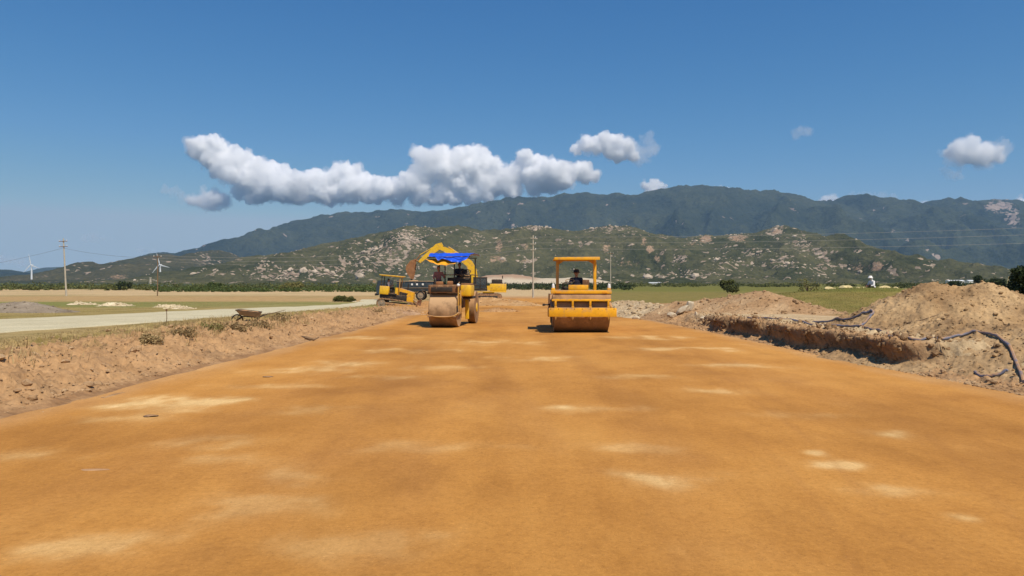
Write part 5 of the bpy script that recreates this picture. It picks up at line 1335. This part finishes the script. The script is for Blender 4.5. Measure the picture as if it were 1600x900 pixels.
    def cloth(name, mat, x0, x1, y0, y1, zf, nx=46, ny=34):
        u = np.linspace(0, 1, nx); v = np.linspace(0, 1, ny); U, V = np.meshgrid(u, v)
        X_ = x0 + (x1 - x0) * U; Y_ = y0 + (y1 - y0) * V; X_, Y_, Z_ = zf(U, V, X_, Y_)
        me = np_mesh(name, np.stack([X_, Y_, Z_], -1).reshape(-1, 3), grid_faces(ny, nx))
        o = link(name, me, mat, t); so = o.modifiers.new("s", 'SOLIDIFY'); so.thickness = 0.006; return o
    def zf(U, V, X_, Y_):
        folds = 0.022 * np.abs(np.sin(U * 11 + V * 5 + 2 * fbm(U * 3, V * 3, 3, 7))) + 0.03 * fbm(U * 9, V * 4, 4, 8)
        z = 3.18 - 0.05 * (U - .5) ** 2 + folds - 0.06 * V
        drop = np.clip(0.30 - V, 0, 1) / 0.30          # front edge hangs down, deepest right of the middle
        depth = np.interp(U, [0, .12, .3, .5, .75, .92, 1], [.16, .20, .25, .38, .46, .30, .08])
        z = z - drop ** 1.2 * depth - 0.12 * np.exp(-((U - .25) / .05) ** 2) * drop
        Yn = Y_ + drop * 0.12 * np.sin(U * 20)
        X2 = X_ + 0.18 * drop * (0.5 - U)
        return X2, Yn, z
    cloth("blue_tarp", M_tarp, -.84, 1.14, .05, 2.75, zf)
    def zo(U, V, X_, Y_):
        sag = np.interp(U, [0, .15, .4, .7, 1], [.02, .12, .26, .30, .22])
        drop = np.clip(0.4 - V, 0, 1) / 0.4
        z = 2.92 - sag * drop ** 0.8 + 0.012 * np.sin(U * 24) * drop - 0.02 * V
        return X_, Y_ + 0.03 * np.sin(U * 14) - 0.10 * (1 - np.abs(2 * U - 1)), z
    cloth("orange_tarp", M_tarp_o, -.90, .42, -.02, 1.2, zo, 34, 20)
    return t, X, Y, yaw
TR, TX, TY, TYAW = tarp_roller()
def on_tr(x, y, z):
    c, s = math.cos(TYAW), math.sin(TYAW); return (TX + x * c - y * s, TY + x * s + y * c, z)
J = dict(SIT); J.update(fo_l=(-.14, -.44, -.30), fo_r=(.14, -.44, -.30), el_r=(.30, -.12, .34), ha_r=(.34, -.32, .42))
b = MB(); b.box((-.42, .62, 1.84), (.40, .40, .18), bev=.03); b.build("side_seat", M_dark, TR)
person("man in dusty pink shirt seated at the left of the tarp-covered roller", on_tr(-.42, .62, 1.84), TYAW + R(8), J, dict(shirt=M_shirt_pink, trousers=M_trous), scale=.82)
person("driver in dark clothes behind the tarp roller's two middle posts", on_tr(.25, 2.15, 1.97), TYAW, dict(SIT), dict(shirt=M_navy, trousers=M_trous, long=True), scale=.88)

# ------------------------------------------------------------------ bulldozer
def bulldozer():
    Y = 55.0; k = Y / F
    X = (619.5 - 800) * k; z0 = -0.14
    t = thing("bulldozer", "small yellow crawler bulldozer with flat canopy on the left bank", "bulldozer", (X, Y, z0 + .02), 0, None, rot=(0, R(5), 0))
    # local: x right (front), track centres at y = -.75,+.75
    def track(y):
        out = []
        for a in np.linspace(R(90), R(270), 10): out.append((-1.0 + .36 * math.cos(a), .40 + .36 * math.sin(a)))
        out += [(-.5, .05), (0, .04), (.5, .04)]
        for a in np.linspace(R(-90), R(90), 10): out.append((1.05 + .30 * math.cos(a), .34 + .30 * math.sin(a)))
        out += [(.5, .70), (0, .74), (-.5, .76)]
        inner = [(x * .94, .40 + (z - .40) * .80) for x, z in out]
        b = MB(); n = len(out); L = []
        for yy in (y - .19, y + .19):
            L.append([b.bm.verts.new((x, yy, z)) for x, z in out]); L.append([b.bm.verts.new((x, yy, z)) for x, z in inner])
        for i in range(n):
            j = (i + 1) % n
            b.bm.faces.new((L[0][i], L[0][j], L[2][j], L[2][i])); b.bm.faces.new((L[1][i], L[3][i], L[3][j], L[1][j]))
            b.bm.faces.new((L[0][i], L[1][i], L[1][j], L[0][j])); b.bm.faces.new((L[2][i], L[2][j], L[3][j], L[3][i]))
        bmesh.ops.recalc_face_normals(b.bm, faces=b.bm.faces)
        # grousers
        P = spline([(x, 0, z) for x, z in out] + [(out[0][0], 0, out[0][1])], 2)
        for i in range(0, len(P) - 1):
            p = P[i]; d = (P[i + 1] - p); ang = math.atan2(d.z, d.x)
            b.box((p.x, y, p.z), (.035, .42, .06), (0, -ang, 0))
        o = b.build("track", M_track, t, smooth=False)
        s = -1 if y < 0 else 1
        b = MB(); b.lathe([(0, .29), (s * .05, .29), (s * .05, .12), (s * .10, .10), (s * .10, .001)], (-1.0, y + s * .12, .40), 'y', 14); b.build("sprocket", M_dark if s > 0 else M_rim, o)
        b = MB(); b.lathe([(0, .23), (s * .05, .23), (s * .05, .001)], (1.05, y + s * .12, .34), 'y', 20); b.build("idler", M_rim, o)
        for q in range(4):
            b = MB(); b.cyl((-.52 + q * .36, y - .1, .20), (-.52 + q * .36, y + .19 * s, .20), .10, .10, 12); b.build("track_roller", M_dark, o)
        b = MB(); b.box((.02, y, .40), (1.7, .20, .20), bev=.03); b.build("track_frame", M_track, o)
    track(-.74); track(.74)
    b = MB(); b.prism([(-.15, .70), (-.15, 1.62), (.10, 1.62), (1.22, 1.38), (1.24, .62), (.4, .60)], -.42, .42, 'y'); h = b.build("engine_hood", M_yellow, t)
    b = MB(); b.prism([(.16, 1.02), (.16, 1.36), (.82, 1.26), (.62, .98)], -.432, -.40, 'y'); b.build("grille", M_dark, h)
    b = MB(); b.prism([(-.12, .72), (-.12, 1.56), (.02, 1.56), (.02, .72)], -.44, -.41, 'y'); b.build("side_plate", M_yellow2, h)
    b = MB(); b.tube([(.7, .15, 1.45), (.7, .15, 1.95)], .04, 10); b.build("exhaust_pipe", M_dark, t)
    b = MB(); b.box((-.95, 0, 1.36), (.68, 1.2, .62), bev=.05); b.build("rear_tank", M_yellow2, t)
    b = MB(); b.box((-.25, 0, .85), (2.0, .95, .5), bev=.04); b.build("chassis", M_dark, t)
    b = MB(); b.box((-.45, 0, 1.12), (.9, 1.1, .12), bev=.02); b.build("cab_floor", M_dark, t)
    b = MB(); b.box((-.62, .05, 1.35), (.42, .5, .22), bev=.04); b.box((-.82, .05, 1.72), (.10, .5, .52), bev=.03); b.build("seat", M_seat, t)
    for (x, y) in ((-1.18, -.55), (.16, -.55), (-1.18, .55), (.16, .55)):
        b = MB(); b.box((x, y, 1.90), (.055, .055, 1.10 if x > 0 else 1.0), bev=.006)
        b.build("canopy_post", M_yellow_d if x > 0 else M_dark, t)
    b = MB(); b.box((-.50, 0, 2.47), (1.76, 1.35, .07), bev=.03); b.box((-.5, 0, 2.42), (1.5, 1.2, .05)); b.build("canopy_roof", M_yellow2, t)
    b = MB(); b.box((.15, .0, 1.75), (.03, .95, .45)); b.build("front_guard_mesh", M_dark, t)
    b = MB(); b.tube([(-.1, -.25, 1.2), (-.05, -.28, 1.6)], .018, 6); b.tube([(-.2, -.15, 1.2), (-.1, -.15, 1.55)], .018, 6); b.sph((-.05, -.28, 1.62), .035, sub=1); b.build("control_levers", M_dark, t)
    for y in (-.95, .95):
        b = MB(); b.box((.85, y, .38), (1.7, .10, .16), bev=.02); b.build("push_arm", M_yellow_d, t)
    b = MB(); b.tube([(.95, -.3, 1.0), (1.68, -.4, .55)], .045, 8); b.build("blade_cylinder", M_rim, t)
    prof = [(1.72 - .12 * math.sin(z * 3.0), z) for z in np.linspace(0, .85, 8)]
    b = MB(); b.prism([(x, z) for x, z in prof] + [(x + .06, z) for x, z in prof[::-1]], -1.15, 1.15, 'y'); b.build("blade", M_rust, t)
    return t, X, Y
_, DX, DY = bulldozer()
J = dict(SIT)
person("worker in pale shirt seated under the bulldozer's flat canopy", (DX - .62, DY + .02, 1.36), R(90), J, dict(shirt=M_whitecloth, trousers=M_trous), scale=.88)

# ------------------------------------------------------------------ dump truck
def dump_truck():
    Y = 90.0; k = Y / F; z0 = CH + (HZ - 469) * k
    X = (590 - 800) * k
    t = thing("dump_truck", "slate blue dump truck behind the bulldozer, its bed under the excavator bucket", "truck", (X, Y, z0))
    Lb0, Lb1 = 2.55, 6.9
    b = MB(); b.box((3.5, 0, .85), (6.8, .8, .22), bev=.02); b.build("chassis", M_dark, t)
    b = MB(); prof = [(Lb0, 1.12), (Lb0 - .05, 2.32), (Lb1 + .05, 2.32), (Lb1 - .35, 1.12)]
    W = 1.12
    b.box(((Lb0 + Lb1) / 2, -W, 1.72), (Lb1 - Lb0, .06, 1.2), bev=.01); b.box(((Lb0 + Lb1) / 2, W, 1.72), (Lb1 - Lb0, .06, 1.2), bev=.01)
    b.box((Lb0, 0, 1.8), (.06, 2.24, 1.4), bev=.01); b.box((Lb1, 0, 1.72), (.06, 2.24, 1.2), bev=.01); b.box(((Lb0 + Lb1) / 2, 0, 1.14), (Lb1 - Lb0, 2.24, .08))
    bed = b.build("bed", M_truck, t)
    for i in range(7):
        x = Lb0 + .15 + i * (Lb1 - Lb0 - .3) / 6
        b = MB(); b.box((x, -W - .05, 1.66), (.08, .06, 1.02), bev=.01); b.build("bed_rib", M_truck, bed)
    b = MB(); b.box(((Lb0 + Lb1) / 2, -W - .055, 2.30), (Lb1 - Lb0 + .1, .10, .10), bev=.015); b.build("bed_rail", M_rim, bed)
    b = MB(); b.box(((Lb0 + Lb1) / 2, -W - .055, 1.50), (Lb1 - Lb0, .08, .05), bev=.01); b.build("bed_trim", M_rim, bed)
    for x in (4.35, 4.95, 5.65):
        b = MB(); b.box((x, -W - .10, 1.92), (.22, .03, .22), bev=.01); b.build("reflector_plate", M_white, bed)
    b = MB(); rr = random.Random(3)
    xs = np.linspace(Lb0 + .1, Lb1 - .1, 24); ys = np.linspace(-1.05, 1.05, 14); XX, YY = np.meshgrid(xs, ys)
    ZZ = 2.0 + .45 * np.exp(-((XX - 4.4) / 1.3) ** 2 - (YY / .9) ** 2) + .07 * fbm(XX * 2, YY * 2, 3, 5)
    me = np_mesh("load", np.stack([XX, YY, ZZ], -1).reshape(-1, 3), grid_faces(14, 24)); set_col(me, "gcol", np.tile(np.array([[.42, .25, .12]]), (24 * 14, 1)))
    ld = link("soil_load", me, M_heap); ld.location = (X, Y, z0); tag(ld, "brown soil heaped in the bed of the slate blue dump truck", "soil")
    # cab at the left (front)
    b = MB(); b.prism([(.05, .75), (.0, 1.55), (.22, 2.40), (1.75, 2.45), (1.80, .75)], -1.05, 1.05, 'y'); cab = b.build("cab", M_truck, t)
    b = MB(); b.prism([(.50, 1.60), (.62, 2.22), (1.35, 2.24), (1.35, 1.60)], -1.065, -1.04, 'y'); b.build("side_window", M_glass, cab)
    b = MB(); b.box((.09, 0, 1.95), (.03, 1.7, .60), (0, .25, 0)); b.build("windscreen", M_glass, cab)
    b = MB(); b.box((1.42, -1.06, 1.45), (.12, .03, .04)); b.build("door_handle", M_rim, cab)
    b = MB(); b.tube([(.2, -1.05, 2.1), (-.05, -1.3, 2.15), (-.05, -1.3, 1.7)], .02, 6); m_ = b.build("mirror_arm", M_dark, t)
    b = MB(); b.lathe([(-.03, .001), (-.03, .24), (.03, .24), (.03, .001)], (-.10, -1.32, 2.28), 'y', 16); b.build("mirror", M_rim, m_)
    b = MB(); b.box((-.08, 0, .72), (.16, 2.1, .28), bev=.03); b.build("bumper", M_dark, t)
    def wheel(x, y):
        s = -1 if y < 0 else 1
        b = MB(); b.lathe([(-.14, .36), (-.15, .52), (-.09, .58), (.09, .58), (.15, .52), (.14, .36)], (x, y, .58), 'y', 28); w_ = b.build("wheel", M_black, t)
        b = MB(); b.lathe([(s * .155, .36), (s * .145, .30), (s * .145, .16), (s * .20, .13), (s * .20, .001)], (x, y, .58), 'y', 20); b.build("rim", M_rim, w_)
        for q in range(6):
            pass
    for x in (1.0, 5.35):
        for y in (-.98, .98): wheel(x, y)
    for y in (-1.0, 1.0):
        b = MB(); b.tube([(5.35 + .80 * math.cos(a), y, .62 + .74 * math.sin(a)) for a in np.linspace(R(-8), R(188), 14)], .05, 6)
        b.build("fender", M_rim if y < 0 else M_dark, t)
    b = MB(); b.cyl((2.9, -.7, .75), (3.9, -.7, .75), .26, .26, 16); b.build("fuel_tank", M_rim, t)
dump_truck()

# ------------------------------------------------------------------ excavator
def excavator():
    Y = 95.0; k = Y / F; z0 = CH + (HZ - 469.5) * k
    X0 = (762 - 800) * k
    t = thing("excavator", "yellow crawler excavator with raised arm behind the tarp roller", "excavator", (X0, Y, z0))
    def p(cx, cy, y=0.0):   # crop coordinates of the photo's side view to local metres
        px = 570 + cx / 5.296; py = 360 + cy / 5.296
        return Vector(((px - 762) * k, y, (469.5 - py) * k))
    for y in (-1.15, 1.15):
        b = MB(); out = [(-1.75, .45), (-1.6, .12), (-1.2, 0), (1.3, 0), (1.7, .12), (1.85, .45), (1.7, .80), (1.3, .90), (-1.2, .90), (-1.6, .80)]
        b.prism(out, y - .28, y + .28, 'y')
        for i in range(26):
            x = -1.2 + i * .1; b.box((x, y, 0.0), (.05, .58, .05)); b.box((x, y, .90), (.05, .58, .05))
        tr = b.build("track", M_track, t, smooth=False)
        b = MB(); b.box((0, y * 1.26, .45), (2.6, .06, .35), bev=.02); b.build("track_frame", M_dark, tr)
    b = MB(); b.cyl((.1, 0, .8), (.1, 0, 1.15), .75, .75, 24); b.build("slew_ring", M_dark, t)
    b = MB(); b.box((.20, 0, 1.12), (4.4, 2.52, .14), bev=.02); b.build("turntable_deck", M_yellow2, t)
    b = MB(); b.box((1.35, 0, 1.66), (2.1, 2.5, 1.0), bev=.10); b.build("counterweight", M_yellow2, t)
    b = MB(); b.box((1.2, 0, 2.36), (1.35, 1.9, .72), bev=.08); b.build("engine_cover", M_dark, t)
    b = MB(); b.tube([(1.9, .5, 2.8), (1.9, .5, 3.2)], .06, 8); b.build("exhaust_pipe", M_dark, t)
    # cab
    b = MB()
    for (x, y) in ((-1.75, -1.2), (-.1, -1.2), (-1.75, -.2), (-.1, -.2), (-.9, -1.2)): b.box((x, y, 2.10), (.09, .09, 1.7), bev=.01)
    b.box((-.92, -.7, 2.95), (1.80, 1.1, .10), bev=.03); b.box((-.92, -.7, 1.40), (1.80, 1.1, .26), bev=.02); b.box((-.92, -1.2, 1.9), (1.65, .05, .05))
    cab = b.build("cab_frame", M_dark, t)
    b = MB(); b.box((-.92, -1.19, 2.25), (1.62, .02, 1.3)); b.box((-1.77, -.7, 2.25), (.02, .95, 1.3)); b.box((-.92, -.2, 2.25), (1.62, .02, 1.3)); b.build("cab_window", M_glass, cab)
    b = MB(); b.box((-.6, -.7, 1.75), (.5, .5, .45), bev=.05); b.box((-.35, -.7, 2.1), (.14, .5, .65), bev=.05); b.build("seat", M_seat, cab)
    b = MB(); b.prism([(.0, 1.3), (-.05, 1.9), (.55, 1.9), (.9, 1.3)], -1.24, -1.20, 'y'); b.build("side_door", M_yellow2, t)
    # boom: curved box section
    def boxpath(name, pts, widths, wy, mat, par):
        b = MB(); n = len(pts); L = []
        for i, q in enumerate(pts):
            d = (pts[min(i + 1, n - 1)] - pts[max(i - 1, 0)]).normalized(); nn = Vector((-d.z, 0, d.x)); h = widths[i] / 2
            L.append([b.bm.verts.new(q + nn * h + Vector((0, s * wy / 2, 0))) for s in (-1, 1)] + [b.bm.verts.new(q - nn * h + Vector((0, s * wy / 2, 0))) for s in (1, -1)])
        for i in range(n - 1):
            for q in range(4): b.bm.faces.new((L[i][q], L[i][(q + 1) % 4], L[i + 1][(q + 1) % 4], L[i + 1][q]))
        b.bm.faces.new(L[0]); b.bm.faces.new(L[-1][::-1]); bmesh.ops.recalc_face_normals(b.bm, faces=b.bm.faces)
        return b.build(name, mat, par)
    base = Vector((-.95, 0.55, 1.5))
    bp = [p(905, 440), p(905, 390), p(893, 330), p(865, 275), p(820, 240), p(740, 195), p(660, 155), p(612, 140)]
    bp = [bp[0] + Vector((0, .0, 0))] + bp[1:]
    off = Vector((0, .45, 0)); bp = [q + off for q in bp]
    boom = boxpath("boom", bp, [.75, .9, .95, .95, .9, .75, .6, .45], .5, M_yellow2, t)
    sp_ = [p(640, 112), p(600, 135), p(560, 170), p(500, 215), p(448, 262)]; sp_ = [q + off for q in sp_]
    st = boxpath("stick", sp_, [.45, .85, .70, .50, .36], .40, M_yellow2, t)
    b = MB(); b.tube([p(690, 136) + off + Vector((0, .3, 0)), p(790, 200) + off + Vector((0, .3, 0))], .085, 10); b.build("boom_cylinder", M_yellow2, boom)
    b = MB(); b.cyl(p(905, 430) + off + Vector((-.6, -.3, 0)), p(850, 300) + off + Vector((-.1, -.3, 0)), .10, .07, 10); b.build("lift_cylinder", M_rim, boom)
    b = MB(); b.tube([p(610, 118) + off, p(540, 152) + off], .10, 10); b.tube([p(540, 152) + off, p(452, 200) + off], .06, 8); b.build("stick_cylinder", M_yellow2, st)
    b = MB(); b.tube([p(455, 202) + off, p(420, 245) + off], .07, 8); b.tube([p(448, 262) + off, p(405, 238) + off], .08, 8); b.build("bucket_link", M_rust, st)
    # bucket: curled open scoop with side plates and teeth
    pr = [(415, 238), (380, 250), (345, 290), (338, 320), (352, 360), (378, 398), (395, 404), (402, 380), (412, 330), (418, 290)]
    b = MB(); outer = [p(*q) for q in pr]
    b.prism([(v.x, v.z) for v in outer], -.55 + .45, -.50 + .45, 'y'); b.prism([(v.x, v.z) for v in outer], .50 + .45, .55 + .45, 'y')
    shell = outer[:7]
    for i in range(6):
        a, c = shell[i], shell[i + 1]; q = [b.bm.verts.new(v) for v in (a + Vector((0, -.05, 0)), c + Vector((0, -.05, 0)), c + Vector((0, .95, 0)), a + Vector((0, .95, 0)))]
        b.bm.faces.new(q)
        d = Vector((-(c - a).z, 0, (c - a).x)).normalized() * .05
        q2 = [b.bm.verts.new(v.co + d) for v in q]; b.bm.faces.new(q2[::-1])
    bk = b.build("bucket", M_rust, t, smooth=False)
    for i in range(4):
        b = MB(); o_ = p(382, 400) + Vector((0, .0 + i * .28, 0)); b.cyl(o_, o_ + Vector((.12, 0, -.32)), .07, .02, 6); b.build("tooth", M_dark, bk)
excavator()

# ------------------------------------------------------------------ wheelbarrow
def barrow():
    Y = 26.0; k = Y / F; x = (387 - 800) * k; z = gz(x, Y) + 0.02
    t = thing("wheelbarrow", "empty rusty wheelbarrow parked on the bank beside the gravel road", "wheelbarrow", (x, Y, z), R(6))
    # local x: wheel at left (-), handles right
    b = MB(); top = [(-.34, -.30, .56), (.42, -.30, .47), (.42, .30, .47), (-.34, .30, .56)]; bot = [(-.20, -.18, .38), (.34, -.20, .31), (.34, .20, .31), (-.20, .18, .38)]
    T = [b.bm.verts.new(v) for v in top]; B = [b.bm.verts.new(v) for v in bot]
    for q in range(4): b.bm.faces.new((T[q], T[(q + 1) % 4], B[(q + 1) % 4], B[q]))
    b.bm.faces.new(B)
    tray = b.build("tray", M_barrow, t, smooth=False); so = tray.modifiers.new("s", 'SOLIDIFY'); so.thickness = .012
    b = MB(); b.tube(top, .014, 6, True); b.build("tray_rim", M_dark, tray)
    r = .19; c = Vector((-.36, 0, .19))
    b = MB(); b.tube([c + Vector((r * math.cos(a), 0, r * math.sin(a))) for a in np.linspace(0, 2 * math.pi, 25)[:-1]], .024, 8, True); wv = b.build("wheel", M_black, t)
    b = MB()
    for i in range(6):
        a = i * math.pi / 3 + .3; b.tube([c, c + Vector((r * math.cos(a), 0, r * math.sin(a)))], .008, 5)
    b.cyl(c + Vector((0, -.05, 0)), c + Vector((0, .05, 0)), .03, .03, 10); b.build("spokes", M_rust, wv)
    for s in (-1, 1):
        b = MB(); b.tube([c + Vector((0, s * .07, 0)), (-.16, s * .15, .33), (.40, s * .20, .29), (.62, s * .27, .40)], .017, 6); b.build("handle_bar", M_dark, t)
        b = MB(); b.tube([(.18, s * .19, .31), (.24, s * .20, .02), (.38, s * .20, .02), (.36, s * .20, .30)], .015, 6); b.build("leg", M_dark, t)
    b = MB(); b.tube([(-.20, -.16, .36), (-.34, -.05, .50), (-.42, 0, .54), (-.34, .05, .5), (-.20, .16, .36)], .015, 6); b.build("nose_guard", M_dark, t)
barrow()

# ------------------------------------------------------------------ crouching person in the field
J = dict(hip=(0, .10, .17), neck=(0, -.06, .66), head=(0, -.13, .85), sh_l=(-.19, -.05, .60), sh_r=(.19, -.05, .60), el_l=(-.27, -.12, .36), el_r=(.27, -.12, .36),
         ha_l=(-.13, -.33, .33), ha_r=(.13, -.33, .33), kn_l=(-.15, -.33, .38), kn_r=(.15, -.33, .38), fo_l=(-.13, -.30, .09), fo_r=(.13, -.30, .09))
px_, py_ = at(1363, 0, 47.0)[0], 47.0
person("person in white shirt and white sun hat crouching in the field", (px_, py_, gz(px_, py_) + .01), R(-75), J, dict(shirt=M_whitecloth, trousers=M_trous, long=True), hair=True, hat='white', scale=.98)
